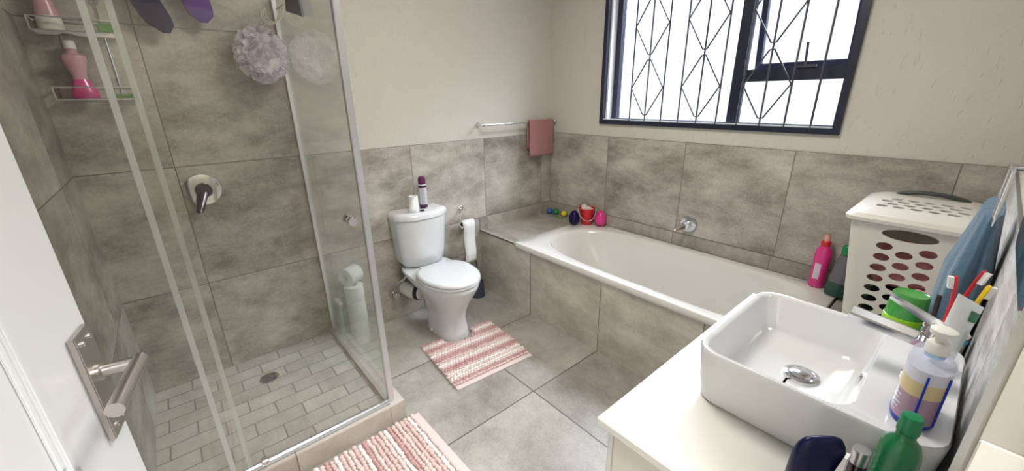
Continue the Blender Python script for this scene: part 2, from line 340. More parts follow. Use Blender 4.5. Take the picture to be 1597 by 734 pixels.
# burglar bars
BZ = WZ0+0.03
ys = [-0.764 - 0.1193*i for i in range(10)]
for i, y in enumerate(ys):
    bm = BM(); tube(bm, [(0.0, y, BZ), (0.0, y, WZ1-0.03)], 0.0052, 6); obj('burglar_bar', bm, m_bar, win)
for c in (1, 4, 7):
    for k in range(2, 0-1, -1):
        zb = 1.361 + 0.377*(2-k); 
        if zb > 2.1: continue
        zt = zb + 0.343; zm = (zb+zt)/2
        for s in (-1, 1):
            bm = BM(); yc = ys[c]; yo = yc + s*0.1193
            tube(bm, [(-0.004, yc+s*0.004, zb), (-0.004, yc+s*0.012, zb), (-0.004, yo-s*0.003, zm), (-0.004, yc+s*0.012, zt), (-0.004, yc+s*0.004, zt)], 0.0045, 6)
            obj('diamond_bar', bm, m_bar, win)
bm = BM(); tube(bm, [(0.0, WY0+0.03, BZ+0.004), (0.0, WY1-0.03, BZ+0.004)], 0.004, 6); obj('bottom_rail', bm, m_reveal, win)

# ------------------------------------------------------------------ entrance door, opened into the room
th = math.radians(10); hingeP = Vector((-2.815, -2.43, 0)); DW = 0.813
Md = Matrix.Translation(hingeP) @ Matrix.Rotation(-th, 4, 'Z')    # local y runs along the door, local +x faces the room
bm = BM(); box(bm, (-0.04, 0, 0.01), (0, DW, 2.04), bev=0.0015)
# recessed panels with moulded edge on the room face
def panel(z0, z1):
    a, b = 0.16, DW-0.16
    for off, w, h in ((0, 0.012, 0.006), (0.012, 0.012, 0.011), (0.024, 0.01, 0.005)):
        y0, y1, q0, q1 = a+off, b-off, z0+off, z1-off
        for (c0, c1, d0, d1) in ((y0, y0+w, q0, q1), (y1-w, y1, q0, q1), (y0, y1, q0, q0+w), (y0, y1, q1-w, q1)):
            box(bm, (-0.001, c0, d0), (h*0.7, c1, d1), bev=0.002)
panel(0.2, 0.86); panel(1.04, 1.88)
bmesh.ops.transform(bm, matrix=Md, verts=bm.verts)
door = tag(obj('door_1', bm, m_doorw, loc=hingeP), 'white panelled entrance door standing open at the left', 'door', kind='structure')
HZ = 1.115; HY = DW-0.044
bm = BM(); box(bm, (0.001, HY-0.027, HZ-0.105), (0.010, HY+0.027, HZ+0.07), bev=0.0015); bmesh.ops.transform(bm, matrix=Md, verts=bm.verts)
hp = obj('handle_plate', bm, m_steel, door)
for dy in (-0.012, 0.012):
    for z in (HZ+0.055, HZ-0.088):
        bm = BM(); lathe(bm, [(0.004, 0.009), (0.004, 0.0125), (0.0025, 0.0135)], (0, HY+dy, z), (1,0,0), 12); bmesh.ops.transform(bm, matrix=Md, verts=bm.verts); obj('screw', bm, m_chrome, hp)
bm = BM(); lathe(bm, [(0.005, 0.009), (0.005, 0.0108)], (0, HY, HZ-0.062), (1,0,0), 12); box(bm, (0.009, HY-0.002, HZ-0.078), (0.0108, HY+0.002, HZ-0.062)); bmesh.ops.transform(bm, matrix=Md, verts=bm.verts); obj('keyhole', bm, m_hole, hp)
bm = BM(); lathe(bm, [(0.0135, 0.009), (0.0135, 0.014), (0.0095, 0.016)], (0, HY, HZ), (1,0,0), 20); tube(bm, [(0.012, HY, HZ), (0.055, HY, HZ)], 0.0095, 18)
tube(bm, [(0.055, HY+0.0095, HZ), (0.055, HY-0.118, HZ)], 0.0105, 20)
bmesh.ops.transform(bm, matrix=Md, verts=bm.verts); obj('door_handle', bm, m_steel, door, angle=35)
# door frame on the right of the opening
bm = BM()
box(bm, (DX-0.004, YF-0.13, 0), (DX+0.062, YF+0.030, 2.12), bev=0.003)
box(bm, (DX-0.016, YF-0.13, 0), (DX-0.004, YF-0.015, 2.08), bev=0.002)
box(bm, (XL, YF-0.13, 2.04), (DX-0.004, YF+0.022, 2.12), bev=0.003)
box(bm, (XL-0.008, YF-0.13, 0), (XL+0.012, YF+0.022, 2.04), bev=0.002)
fr = tag(obj('trim_11', bm, m_frame, smooth=False), 'cream painted door frame at the right edge', 'trim', kind='structure')
bm = BM(); box(bm, (DX-0.0075, YF-0.008, 1.085), (DX-0.0045, YF+0.027, 1.180), bev=0.001); obj('strike_plate', bm, m_plw, fr)

# ------------------------------------------------------------------ shower screen
GY = -0.862; GT = 1.98
sc = thing('shower_enclosure', 'frameless glass corner shower enclosure with silver corner post', 'shower', (GX, GY, KZ))
bm = BM(); box(bm, (XL+0.02, GY+0.006, KZ+0.012), (-2.555, GY+0.012, GT)); obj('fixed_panel', bm, m_glass, sc, smooth=False)
bm = BM(); box(bm, (-2.60, GY-0.014, KZ+0.016), (GX-0.016, GY-0.008, GT)); sd = obj('sliding_door', bm, m_glass, sc, smooth=False)
bm = BM(); box(bm, (GX-0.003, GY+0.014, KZ+0.006), (GX+0.003, -0.018, GT)); obj('side_panel', bm, m_glass_side, sc, smooth=False)
bm = BM(); box(bm, (GX-0.014, GY-0.012, KZ+0.001), (GX+0.012, GY+0.014, GT+0.02), bev=0.003); obj('corner_post', bm, m_silver, sc)
bm = BM(); box(bm, (GX-0.012, -0.020, KZ+0.001), (GX+0.012, -0.001, GT+0.02), bev=0.002); obj('wall_channel', bm, m_silver, sc)
bm = BM(); box(bm, (XL+0.001, GY-0.012, KZ+0.001), (XL+0.02, GY+0.014, GT+0.02), bev=0.002); obj('wall_channel', bm, m_silver, sc)
bm = BM(); box(bm, (XL+0.02, GY-0.022, KZ+0.001), (GX-0.014, GY-0.015, KZ+0.012)); box(bm, (XL+0.02, GY+0.003, KZ+0.001), (GX-0.014, GY+0.014, KZ+0.009)); box(bm, (XL+0.02, GY-0.022, KZ+0.0005), (GX-0.014, GY+0.014, KZ+0.003)); obj('bottom_track', bm, m_silver, sc, smooth=False)
bm = BM(); box(bm, (XL+0.02, GY-0.020, GT), (GX-0.014, GY+0.014, GT+0.04), bev=0.003); obj('top_rail', bm, m_silver, sc)
bm = BM(); box(bm, (-2.612, GY-0.018, KZ+0.016), (-2.596, GY-0.004, GT)); obj('edge_seal', bm, m_edge, sc, smooth=False)
bm = BM(); box(bm, (-2.560, GY+0.000, KZ+0.016), (-2.545, GY+0.014, GT)); obj('edge_seal', bm, m_edge, sc, smooth=False)
bm = BM(); lathe(bm, [(0.016, 0), (0.018, 0.004), (0.016, 0.012), (0.013, 0.014)], (-2.035, GY-0.014, 1.04), (0,-1,0), 24); lathe(bm, [(0.013, 0), (0.017, 0.008), (0.019, 0.03), (0.017, 0.033)], (-2.035, GY-0.026, 1.04), (0,-1,0), 24)
lathe(bm, [(0.016, 0), (0.018, 0.02), (0.016, 0.022)], (-2.035, GY-0.008, 1.04), (0,1,0), 24); obj('knob', bm, m_chrome, sc)
bm = BM(); box(bm, (-2.515, GY-0.025, KZ+0.003), (-2.490, GY+0.004, KZ+0.034), bev=0.004); obj('roller_guide', bm, m_chrome, sc)
# drain
dr = thing('shower_drain', 'small dark drain with slots in the mosaic shower floor', 'drain', (-2.38, -0.255, 0.088))
bm = BM(); lathe(bm, [(0.045, 0.0), (0.045, 0.003), (0.038, 0.004)], (-2.38, -0.255, 0.088), n=28); obj('rim', bm, m_steel, dr)
bm = BM()
for k in range(-2, 3): box(bm, (-2.38-0.03, -0.255+k*0.013-0.003, 0.092), (-2.38+0.03, -0.255+k*0.013+0.003, 0.0935))
obj('slot', bm, m_dark, dr)
# mixer
mx_ = thing('shower_mixer', 'dark chrome shower mixer with a round plate on the shower wall', 'shower mixer', (-2.433, 0.0, 1.083))
bm = BM(); lathe(bm, [(0.075, 0), (0.078, 0.004), (0.074, 0.011), (0.05, 0.014)], (-2.433, -0.0005, 1.083), (0,-1,0), 40); obj('wall_plate', bm, m_chrome, mx_)
bm = BM(); lathe(bm, [(0.034, 0.013), (0.034, 0.045), (0.030, 0.05)], (-2.433, 0, 1.083), (0,-1,0), 28); obj('cartridge_body', bm, m_dark, mx_)
bm = BM(); loft(bm, [rr for rr in [[Vector((-2.433+a*math.cos(t)*0.026*s - k*0.035, -0.035-k*0.055 + 0.012*math.sin(t), 1.083-k*0.085+0.0*a)) for t in [2*PI*i/16 for i in range(16)]] for k, s, a in ((-.2, .9, 1), (0, 1, 1), (.5, .75, 1), (1, .62, 1), (1.08, .4, 1))]]); obj('lever', bm, m_dark, mx_)

# corner caddy with bottles
cx0, cx1, cy0 = -2.80, -2.565, -0.125
cad = thing('shower_caddy', 'two-tier chrome wire shower caddy on the tiled wall', 'caddy', ((cx0+cx1)/2, 0, 1.50))
for z in (1.505, 1.745):
    bm = BM()
    for zz in (z, z+0.045): tube(bm, [(cx0, -0.006, zz), (cx0, cy0, zz), (cx1, cy0, zz), (cx1, -0.006, zz), (cx0, -0.006, zz)], 0.003, 6)
    for x, y in ((cx0, cy0), (cx1, cy0), (cx0, -0.006), (cx1, -0.006)): tube(bm, [(x, y, z), (x, y, z+0.045)], 0.003, 6)
    for k in range(1, 9): y = cy0*k/9; tube(bm, [(cx0, y, z), (cx1, y, z)], 0.0018, 6)
    obj('shelf', bm, m_chrome, cad)
bm = BM()
for x in (cx0+0.06, cx1-0.05): tube(bm, [(x, -0.004, 1.50), (x, -0.004, 1.90)], 0.003, 6)
obj('back_wire', bm, m_chrome, cad)
for x in (cx0+0.06, cx1-0.05):
    bm = BM(); lathe(bm, [(0.014, 0), (0.014, 0.006)], (x, -0.0, 1.87), (0,-1,0), 16); obj('screw_cover', bm, m_chrome, cad)
m_pinkp = mat('pink_plastic', (0.75, 0.10, 0.32), 0.25, coat=0.3)
m_pinkl = mat('pale_pink_plastic', (0.72, 0.42, 0.46), 0.25, alpha=0.85)
m_clear = mat('clear_lilac_plastic', (0.75, 0.70, 0.78), 0.1, alpha=0.35)
m_green = mat('leaf_green_plastic', (0.10, 0.33, 0.03), 0.35)
t = thing('shampoo_bottle', 'hourglass bottle with hot pink liquid on the lower caddy shelf', 'bottle', (-2.72, -0.065, 1.5095))
bm = BM(); lathe(bm, [(0.032, 0), (0.036, 0.005), (0.032, 0.03), (0.022, 0.062), (0.020, 0.07)], (-2.72, -0.065, 1.5095), sx=1.15, sy=0.8); obj('pink_liquid', bm, m_pinkp, t)
bm = BM(); lathe(bm, [(0.020, 0.070), (0.018, 0.08), (0.024, 0.105), (0.032, 0.145), (0.030, 0.155), (0.014, 0.165), (0.014, 0.18)], (-2.72, -0.065, 1.5095), sx=1.15, sy=0.8); obj('bottle_body', bm, m_pinkl, t)
bm = BM(); lathe(bm, [(0.018, 0.18), (0.018, 0.208), (0.016, 0.21)], (-2.72, -0.065, 1.5095)); obj('cap', bm, m_plw, t)
t = thing('lotion_tube', 'pale pink tapered bottle with cream base on the upper caddy shelf', 'bottle', (-2.75, -0.065, 1.7495))
bm = BM(); lathe(bm, [(0.034, 0), (0.036, 0.004), (0.034, 0.05)], (-2.75, -0.065, 1.7495), sy=0.8); obj('cap', bm, m_plw, t)
bm = BM(); lathe(bm, [(0.033, 0.05), (0.028, 0.08), (0.018, 0.14), (0.012, 0.19), (0.010, 0.2)], (-2.75, -0.065, 1.7495), sy=0.8); obj('tube_body', bm, m_pinkl, t)
bm = BM(); box(bm, (-2.625, -0.10, 1.7495), (-2.575, -0.03, 1.785), bev=0.006); tag(obj('soap_bar', bm, m_green), 'small green block on the upper caddy shelf', 'soap')
bm = BM(); box(bm, (-2.645, -0.11, 1.5095), (-2.572, -0.03, 1.524), bev=0.005); tag(obj('scrub_pad', bm, m_green), 'flat green scrubbing pad on the lower caddy shelf', 'sponge')

# socks pegged on a cord across the shower
m_navy = mat('navy_knit', (0.007, 0.004, 0.04), 0.9, bump=0.4, bscale=500); m_purple = mat('purple_knit', (0.13, 0.055, 0.26), 0.9, bump=0.4, bscale=500)
bm = BM(); tube(bm, [(XL, -0.08, 2.20), (-2.4, -0.08, 2.185), (GX, -0.08, 2.20)], 0.002, 6); tag(obj('washing_cord', bm, m_plw), 'thin white cord strung across the top of the shower', 'cord')
def sock(x, ztoe, m, label, lean, toe=0.0):
    bm = BM(); rings = []; Z = 2.19
    for k in range(15):
        q = k/14; z = Z + (ztoe-Z)*q
        w = 0.047 if q < 0.55 else 0.047 + 0.004*math.sin((q-.55)/.45*PI)
        if q > 0.88: w = 0.047*math.sqrt(max(0.05, 1-((q-0.88)/0.125)**2))
        xx = x - lean*(1-q) + toe*max(0, q-.6)
        d = 0.012 if q < 0.9 else 0.012*math.sqrt(max(0.1, 1-((q-.9)/.105)**2))
        rings.append([Vector((xx + w*math.cos(a), -0.085 + d*math.sin(a), z)) for a in [2*PI*i/20 for i in range(20)]])
    loft(bm, rings); tag(obj('sock', bm, m), label, 'sock', )
sock(-2.435, 1.765, m_navy, 'dark navy sock hanging toe down in the shower', 0.10, 0.05)
sock(-2.283, 1.817, m_purple, 'purple sock hanging toe down in the shower', 0.03, 0.02)

# hooks over the side panel, loofah, grey cloth
m_wire = mat('ivory_coated_wire', (0.72, 0.70, 0.62), 0.4)
hk = thing('hook_rack', 'ivory wire hook rack hanging over the glass side panel', 'hooks', (GX-0.03, -0.17, 1.85))
bm = BM()
tube(bm, [(GX+0.010, -0.20, 1.93), (GX+0.010, -0.20, GT+0.008), (GX-0.010, -0.20, GT+0.008), (GX-0.012, -0.20, 1.86)], 0.003, 6)
tube(bm, [(GX+0.010, -0.11, 1.93), (GX+0.010, -0.11, GT+0.008), (GX-0.010, -0.11, GT+0.008), (GX-0.012, -0.11, 1.86)], 0.003, 6)
tube(bm, [(GX-0.012, -0.09, 1.90), (GX-0.012, -0.23, 1.90)], 0.003, 6); obj('hanger_wire', bm, m_wire, hk)
for y in (-0.12, -0.16, -0.205):
    bm = BM(); tube(bm, bez((GX-0.012, y, 1.90), (GX-0.012, y, 1.82), (GX-0.09, y+0.01, 1.80), (GX-0.085, y+0.01, 1.875)), 0.003, 6)
    lathe(bm, [(0.004, -0.004), (0.007, 0), (0.004, 0.006)], (GX-0.085, y+0.01, 1.878), n=12); obj('hook', bm, m_wire, hk)
m_puff = mat('lilac_mesh_puff', (0.95, 0.88, 0.94), 0.8)
m_net = mat('lilac_net', (0.92, 0.84, 0.93), 0.8, alpha=0.75)
lf = thing('loofah', 'lilac white mesh bath puff hanging inside the shower by the side glass', 'bath puff', (-2.085, -0.14, 1.69))
bm = BM(); bmesh.ops.create_icosphere(bm, subdivisions=4, radius=1)
C0 = Vector((-2.085, -0.135, 1.692))
from mathutils import noise as mnoise
for v in bm.verts:
    d = v.co.normalized(); h = mnoise.noise(d*3.2)*0.5 + abs(mnoise.noise(d*6.5+Vector((3,1,2))))*0.9
    v.co = C0 + Vector((d.x*0.104, d.y*0.108, d.z*0.125))*(0.74+0.16*h)
obj('puff_core', bm, m_puff, lf)
bm = BM(); rnd = random.Random(3)
for k in range(70):                                    # curled net ribbons standing out of the core
    d = Vector((rnd.gauss(0,1), rnd.gauss(0,1), rnd.gauss(0,1))).normalized(); u, v, _ = frame(d)
    ra = rnd.uniform(0.020, 0.032); n = 26; ph = rnd.random()*6; base = C0 + Vector((d.x*0.070, d.y*0.072, d.z*0.085)); span = rnd.uniform(1.2, 2.3)*PI; wv = rnd.uniform(3, 5)
    L = [[], [], [], []]
    for i in range(n+1):
        a = ph + span*i/n; e = (u*math.cos(a)+v*math.sin(a)); w = 1 + 0.18*math.sin(wv*a+k)
        for j, (rr, hh) in enumerate(((0.62, 0.0), (0.80, 0.016), (1.0*w, 0.030), (1.18*w, 0.036+0.004*math.sin(wv*1.7*a)))): L[j].append(base + e*ra*rr + d*hh)
    loft(bm, L, False, False, closed=False)
o = obj('mesh_ruffle', bm, m_net, lf, angle=180)
bm = BM(); tube(bm, bez((-2.085, -0.14, 1.79), (-2.07, -0.14, 1.82), (GX-0.075, -0.155, 1.82), (GX-0.062, -0.150, 1.835)), 0.0022, 6); obj('hanging_loop', bm, m_wire, lf)
m_greycloth = mat('grey_flannel', (0.20, 0.19, 0.20), 0.95, bump=0.5, bscale=300)
bm = BM(); rings = []
for k in range(10):
    q = k/9; z = 2.05 - 0.215*q
    rings.append([Vector((GX-0.020 - 0.012*math.cos(a) - 0.006*math.sin(3*a)*q, -0.42 + (0.05+0.07*q)*math.sin(a), z + 0.03*math.sin(a)*q)) for a in [2*PI*i/28 for i in range(28)]])
loft(bm, rings); tag(obj('grey_cloth', bm, m_greycloth), 'dark grey cloth hanging over the glass side panel', 'cloth')

# ------------------------------------------------------------------ bath
bt = thing('bathtub', 'white built-in bathtub under the window', 'bath', (-0.4, (BY0+BY1)/2, 0.30))
bx = (AX-0.014 + -0.010)/2; hx = (-0.010 - (AX-0.014))/2; by = (BY0+BY1)/2; hy = (BY1-BY0)/2
bm = BM(); n = 8
def ring(hx_, hyp, hym, z, e, ep, cx=bx, cy=by): return sell(cx, cy, hx_, hyp, hym, z, e, 72, ep)
rings = [ring(hx-0.002, hy-0.002, hy-0.002, 0.478, 60, 60), ring(hx, hy, hy, 0.481, 60, 60), ring(hx, hy, hy, 0.510, 60, 60), ring(hx-0.004, hy-0.004, hy-0.004, 0.515, 60, 60)]
rings += [ring(hx-0.060, hy-0.10, hy-0.07, 0.516, 5, 3.0), ring(hx-0.066, hy-0.108, hy-0.076, 0.512, 5, 3.0), ring(hx-0.074, hy-0.118, hy-0.085, 0.495, 4.6, 2.9),
    ring(hx-0.095, hy-0.19, hy-0.11, 0.35, 4.2, 2.8), ring(hx-0.115, hy-0.28, hy-0.14, 0.20, 4, 2.8), ring(hx-0.145, hy-0.35, hy-0.18, 0.145, 3.6, 2.8), ring(hx-0.22, hy-0.45, hy-0.3, 0.130, 3, 2.6)]
loft(bm, rings, False, True)
obj('tub', bm, m_bath, bt, angle=50)
bm = BM(); lathe(bm, [(0.03, 0), (0.03, 0.003), (0.024, 0.005)], (bx, -1.9, 0.131), n=24); obj('waste_plug', bm, m_chrome, bt)
# bath mixer
bmx = thing('bath_mixer', 'chrome bath mixer with a round plate on the tiles above the bath', 'tap', (0, -1.29, 0.678))
bm = BM(); lathe(bm, [(0.055, 0), (0.056, 0.006), (0.050, 0.016), (0.036, 0.019)], (-0.0005, -1.29, 0.678), (-1,0,0), 36); obj('wall_plate', bm, m_chrome, bmx)
bm = BM(); lathe(bm, [(0.028, 0.018), (0.028, 0.05), (0.022, 0.056)], (0, -1.29, 0.678), (-1,0,0), 28); obj('cartridge_body', bm, m_chrome, bmx)
bm = BM(); p0 = Vector((-0.045, -1.29, 0.678)); p1 = Vector((-0.115, -1.255, 0.652)); u = Vector((0,1,0.6)).normalized()
rings = []
for k, w in ((-.25, .015), (0, .022), (.5, .017), (1, .012), (1.06, .006)):
    c = p0.lerp(p1, k); rings.append([c + Vector((0, 0.3, 1)).normalized()*w*math.cos(a) + Vector((0.6,1,0)).normalized()*0.009*math.sin(a) for a in [2*PI*i/18 for i in range(18)]])
loft(bm, rings); obj('lever', bm, m_chrome, bmx)

# toys on the far ledge corner
m_blue = mat('blue_plastic', (0.02, 0.10, 0.42), 0.3); m_dgreen = mat('green_plastic', (0.02, 0.22, 0.06), 0.3); m_yel = mat('yellow_plastic', (0.75, 0.60, 0.03), 0.3)
m_egg = mat('navy_glossy_plastic', (0.006, 0.004, 0.05), 0.12, spec=0.25); m_eggp = mat('magenta_glossy_plastic', (0.72, 0.03, 0.24), 0.2, coat=0.4); m_red = mat('red_plastic', (0.62, 0.015, 0.02), 0.3, coat=0.2)
LZ = 0.5005
for x, y, m, lab in ((-0.066, -0.068, m_blue, 'blue plastic ball in the corner of the bath ledge'), (-0.038, -0.116, m_dgreen, 'green plastic ball between the blue and yellow balls')):
    bm = BM(); bmesh.ops.create_uvsphere(bm, u_segments=28, v_segments=18, radius=0.027, matrix=Matrix.Translation((x, y, LZ+0.027))); tag(obj('toy_ball', bm, m), lab, 'ball', 'toy balls on the bath ledge')
bm = BM(); bmesh.ops.create_uvsphere(bm, u_segments=28, v_segments=18, radius=0.026, matrix=Matrix.Translation((-0.038, -0.210, LZ+0.026))); tag(obj('toy_ball', bm, m_yel), 'yellow plastic ball beside the navy egg', 'ball', 'toy balls on the bath ledge')
bm = BM(); tube(bm, bez((-0.080, -0.13, LZ+0.004), (-0.09, -0.19, LZ+0.004), (-0.10, -0.24, LZ+0.004), (-0.08, -0.30, LZ+0.004)), 0.004, 8); tag(obj('toy_stick', bm, m_green), 'thin green stick lying on the bath ledge by the yellow ball', 'toy')
def egg(x, y, z, m, lab, s=1.0):
    bm = BM(); lathe(bm, [(0.040*s*math.sin(PI*k/20)*(1+0.13*math.cos(PI*k/20)), 0.056*s*(1-math.cos(PI*k/20))) for k in range(1, 20)], (x, y, z), n=32)
    for v in bm.verts: pass
    tag(obj('plastic_egg', bm, m, angle=80), lab, 'egg', 'plastic eggs on the bath corner')
egg(-0.186, -0.455, 0.5155, m_egg, 'glossy navy plastic egg left of the red bucket', 1.08)
egg(-0.055, -0.612, 0.5155, m_eggp, 'hot pink plastic egg right of the red bucket', 1.13)
bk = thing('toy_bucket', 'small red plastic bucket holding white wrapping', 'bucket', (-0.082, -0.495, 0.5155))
bm = BM(); lathe(bm, [(0.044, 0), (0.046, 0.002), (0.061, 0.122), (0.067, 0.123), (0.067, 0.131), (0.060, 0.132), (0.058, 0.122), (0.042, 0.006)], (-0.082, -0.495, 0.5155), n=36); obj('bucket_body', bm, m_red, bk)
bm = BM(); tube(bm, [(-0.082-0.068*(math.cos(a))*0.72 - 0.045*math.sin(a), -0.495 + 0.068*math.cos(a)*0.72-0.050*math.sin(a), 0.5155+0.124-0.085*math.sin(a)) for a in [PI*i/18 for i in range(19)]], 0.0022, 6); obj('bucket_handle', bm, m_plw, bk)
m_wrap = mat('crumpled_white_wrap', (0.72, 0.66, 0.63), 0.5)
bm = BM(); bmesh.ops.create_icosphere(bm, subdivisions=3, radius=1); c = Vector((-0.082, -0.495, 0.628))
for v in bm.verts:
    d = v.co.copy(); h = 1+0.35*mnoise.noise(d*3+Vector((5,0,0))); v.co = c + Vector((d.x*0.046*h, d.y*0.046*h, d.z*0.028*h + (0.050*max(0, d.z)*max(0, 0.75*d.y-0.6*d.x+0.1))))
tag(obj('wrapping_ball', bm, m_wrap, angle=25), 'crumpled white wrapping stuffed in the red bucket', 'wrapping')

# ------------------------------------------------------------------ toilet
TX = -1.335
tl = thing('toilet', 'white close-coupled toilet against the tiled wall', 'toilet', (TX, -0.3, 0))
def D(cx, y0, y1, hw, z, e=2.6, eb=6):       # plan outline from wall side y0 (squarish) to front y1 (round)
    cy = (y0*0.45 + y1*0.55); return sell(cx, cy, hw, y0-cy, cy-y1, z, e, 56, eb)
bm = BM()
rings = [D(TX, -0.20, -0.525, 0.102, 0.0, 2.6, 4), D(TX, -0.20, -0.527, 0.104, 0.012, 2.6, 4), D(TX, -0.20, -0.522, 0.098, 0.05, 2.5, 4), D(TX, -0.19, -0.515, 0.088, 0.13, 2.4, 3.5),
  D(TX, -0.17, -0.535, 0.098, 0.20, 2.3, 3.5), D(TX, -0.13, -0.575, 0.130, 0.27, 2.2, 3.2), D(TX, -0.08, -0.615, 0.160, 0.33, 2.1, 3.2), D(TX, -0.03, -0.635, 0.176, 0.365, 2.1, 4), D(TX, -0.02, -0.642, 0.181, 0.385, 2.1, 5), D(TX, -0.02, -0.638, 0.178, 0.400, 2.1, 5),
  D(TX, -0.03, -0.62, 0.165, 0.403, 2.1, 5)]
loft(bm, rings); obj('pan', bm, m_ceramic, tl, angle=60)
def seatring(z, k): return sell(TX, -0.40, 0.183*k, 0.185*k, 0.245*k, z, 2.15, 56, 2.6)
bm = BM(); loft(bm, [seatring(0.405, 0.97), seatring(0.407, 0.995), seatring(0.419, 1.0), seatring(0.421, 0.985)]); obj('seat', bm, m_ceramic, tl, angle=60)
bm = BM(); loft(bm, [seatring(0.4225, 0.98), seatring(0.425, 1.0), seatring(0.434, 1.0), seatring(0.441, 0.975), seatring(0.444, 0.90), seatring(0.446, 0.5)]); obj('seat_lid', bm, m_ceramic, tl, angle=60)
bm = BM()
bm.free()
for s in (-1, 1):
    bm = BM(); tube(bm, [(TX+s*0.075-0.02, -0.212, 0.424), (TX+s*0.075+0.02, -0.212, 0.424)], 0.012, 14); obj('hinge', bm, m_plw, tl)
def cis(z, hw, dep, r=0.0):
    y0 = -0.006; pts = []
    n = 16
    for i in range(n+1):
        a = -1 + 2*i/n                      # front bowed face, x left to right
        pts.append(Vector((TX + a*hw, y0 - dep*(0.60 + 0.40*(1-abs(a)**2.6)), z)))
    for i in range(5): pts.append(Vector((TX + hw - 0.0*i, y0 - dep*0.60*(1-(i+1)/5), z)))
    for i in range(1, 6): pts.append(Vector((TX + hw - 2*hw*i/6, y0, z)))
    for i in range(5): pts.append(Vector((TX - hw, y0 - dep*0.60*i/5, z)))
    return pts
bm = BM(); loft(bm, [cis(0.408, 0.120, 0.13), cis(0.412, 0.140, 0.150), cis(0.440, 0.158, 0.168), cis(0.50, 0.164, 0.175), cis(0.745, 0.183, 0.190)]); obj('cistern', bm, m_ceramic, tl, angle=50)
bm = BM(); loft(bm, [cis(0.747, 0.186, 0.194), cis(0.750, 0.190, 0.198), cis(0.772, 0.190, 0.198), cis(0.786, 0.180, 0.188), cis(0.792, 0.15, 0.160)]); obj('cistern_lid', bm, m_ceramic, tl, angle=50)
bm = BM(); lathe(bm, [(0.022, 0), (0.022, 0.004), (0.017, 0.006)], (TX+0.02, -0.10, 0.792), n=24); obj('flush_button', bm, m_chrome, tl)
bm = BM(); tube(bm, [(TX-0.08, -0.19, 0.235), (TX-0.115, -0.10, 0.225), (TX-0.122, -0.004, 0.222)], 0.048, 24); wp = obj('waste_pipe', bm, m_plw, tl)
bm = BM(); tube(bm, [(TX-0.087, -0.172, 0.2335), (TX-0.098, -0.145, 0.231)], 0.053, 24); obj('rubber_collar', bm, m_hole, wp)
for s in (-1, 1):
    bm = BM(); lathe(bm, [(0.012, 0), (0.012, 0.006), (0.006, 0.01)], (TX+s*0.104, -0.32, 0.02), (s,0,0.2), 12); obj('floor_bolt_cap', bm, m_plw, tl)
vl = thing('stop_valve', 'chrome angle stop valve with braided hose left of the toilet', 'valve', (-1.550, 0, 0.21))
bm = BM(); lathe(bm, [(0.032, 0), (0.030, 0.008), (0.012, 0.010), (0.012, 0.05)], (-1.550, -0.0005, 0.21), (0,-1,0), 24); obj('flange', bm, m_steel, vl)
bm = BM(); lathe(bm, [(0.017, 0.04), (0.021, 0.045), (0.021, 0.075), (0.015, 0.08)], (-1.550, 0, 0.21), (0,-1,0), 12); obj('valve_knob', bm, m_chrome, vl)
bm = BM(); tube(bm, bez((-1.550, -0.04, 0.222), (-1.575, -0.07, 0.36), (-1.475, -0.10, 0.27), (-1.468, -0.085, 0.390)), 0.007, 10); obj('braided_hose', bm, m_steel, vl)
bm = BM(); lathe(bm, [(0.010, 0), (0.012, 0.002), (0.012, 0.018)], (-1.468, -0.085, 0.388), n=8); obj('hose_nut', bm, m_chrome, vl)
# items on cistern
def rollmesh(c, ax, r, w, m_in=m_hole):
    bm = BM(); lathe(bm, [(0.020, w*0.92), (0.020, w*0.5), (0.020, 0.0), (r-0.002, 0.0), (r, 0.002), (r, w-0.002), (r-0.002, w), (0.020, w), (0.0195, w*0.9)], c, ax, 36, cap=False)
    return bm
t = thing('toilet_paper', 'nearly used toilet roll with a loose sheet on the cistern lid', 'toilet paper', (-1.382, -0.12, 0.793))
bm = BM(); lathe(bm, [(0.024, 0.001), (0.032, 0), (0.029, 0.100), (0.022, 0.100), (0.022, 0.06)], (-1.382, -0.115, 0.7930), n=28); obj('roll', bm, m_paper, t)
bm = BM(); lathe(bm, [(0.0215, 0.055), (0.0215, 0.058)], (-1.382, -0.115, 0.793), n=24); obj('core_shade', bm, m_hole, t)  # near-black disc standing in for the shade inside the roll
bm = BM(); loft(bm, [[Vector((-1.404-0.032*(1-q)**1.0-0.001*k, -0.138+0.01*q, 0.794+0.092*q)) for q in (0, .3, .6, 1)] for k in (0,)] + [[Vector((-1.384, -0.150+0.006*q, 0.794+0.098*q)) for q in (0, .3, .6, 1)]], False, False, closed=False)
o = obj('loose_sheet', bm, m_paper, t); md = o.modifiers.new('s', 'SOLIDIFY'); md.thickness = 0.001; md.offset = 1
m_can = mat('white_can_print', (0.62, 0.63, 0.68), 0.3); m_plum = mat('plum_plastic', (0.11, 0.012, 0.09), 0.35); m_plumd = mat('dark_plum_print', (0.05, 0.01, 0.05), 0.35)
t = thing('air_freshener', 'white aerosol can with a plum cap on the cistern lid', 'aerosol can', (-1.318, -0.115, 0.793))
cc = (-1.290, -0.075, 0.7935)
bm = BM(); lathe(bm, [(0.024, 0), (0.026, 0.003), (0.026, 0.155), (0.022, 0.162)], cc, n=32); body = obj('can_body', bm, m_can, t)
bm = BM(); lathe(bm, [(0.0235, 0.160), (0.0245, 0.163), (0.0245, 0.195), (0.021, 0.205), (0.012, 0.210)], cc, n=32); obj('cap', bm, m_plum, t)
bm = BM(); lathe(bm, [(0.0264, 0.003), (0.0264, 0.024)], cc, n=32, cap=False); obj('printed_band', bm, m_plumd, body)
bm = BM(); lathe(bm, [(0.0264, 0.136), (0.0264, 0.152)], cc, n=32, cap=False); obj('printed_band', bm, m_plumd, body)
bm = BM()
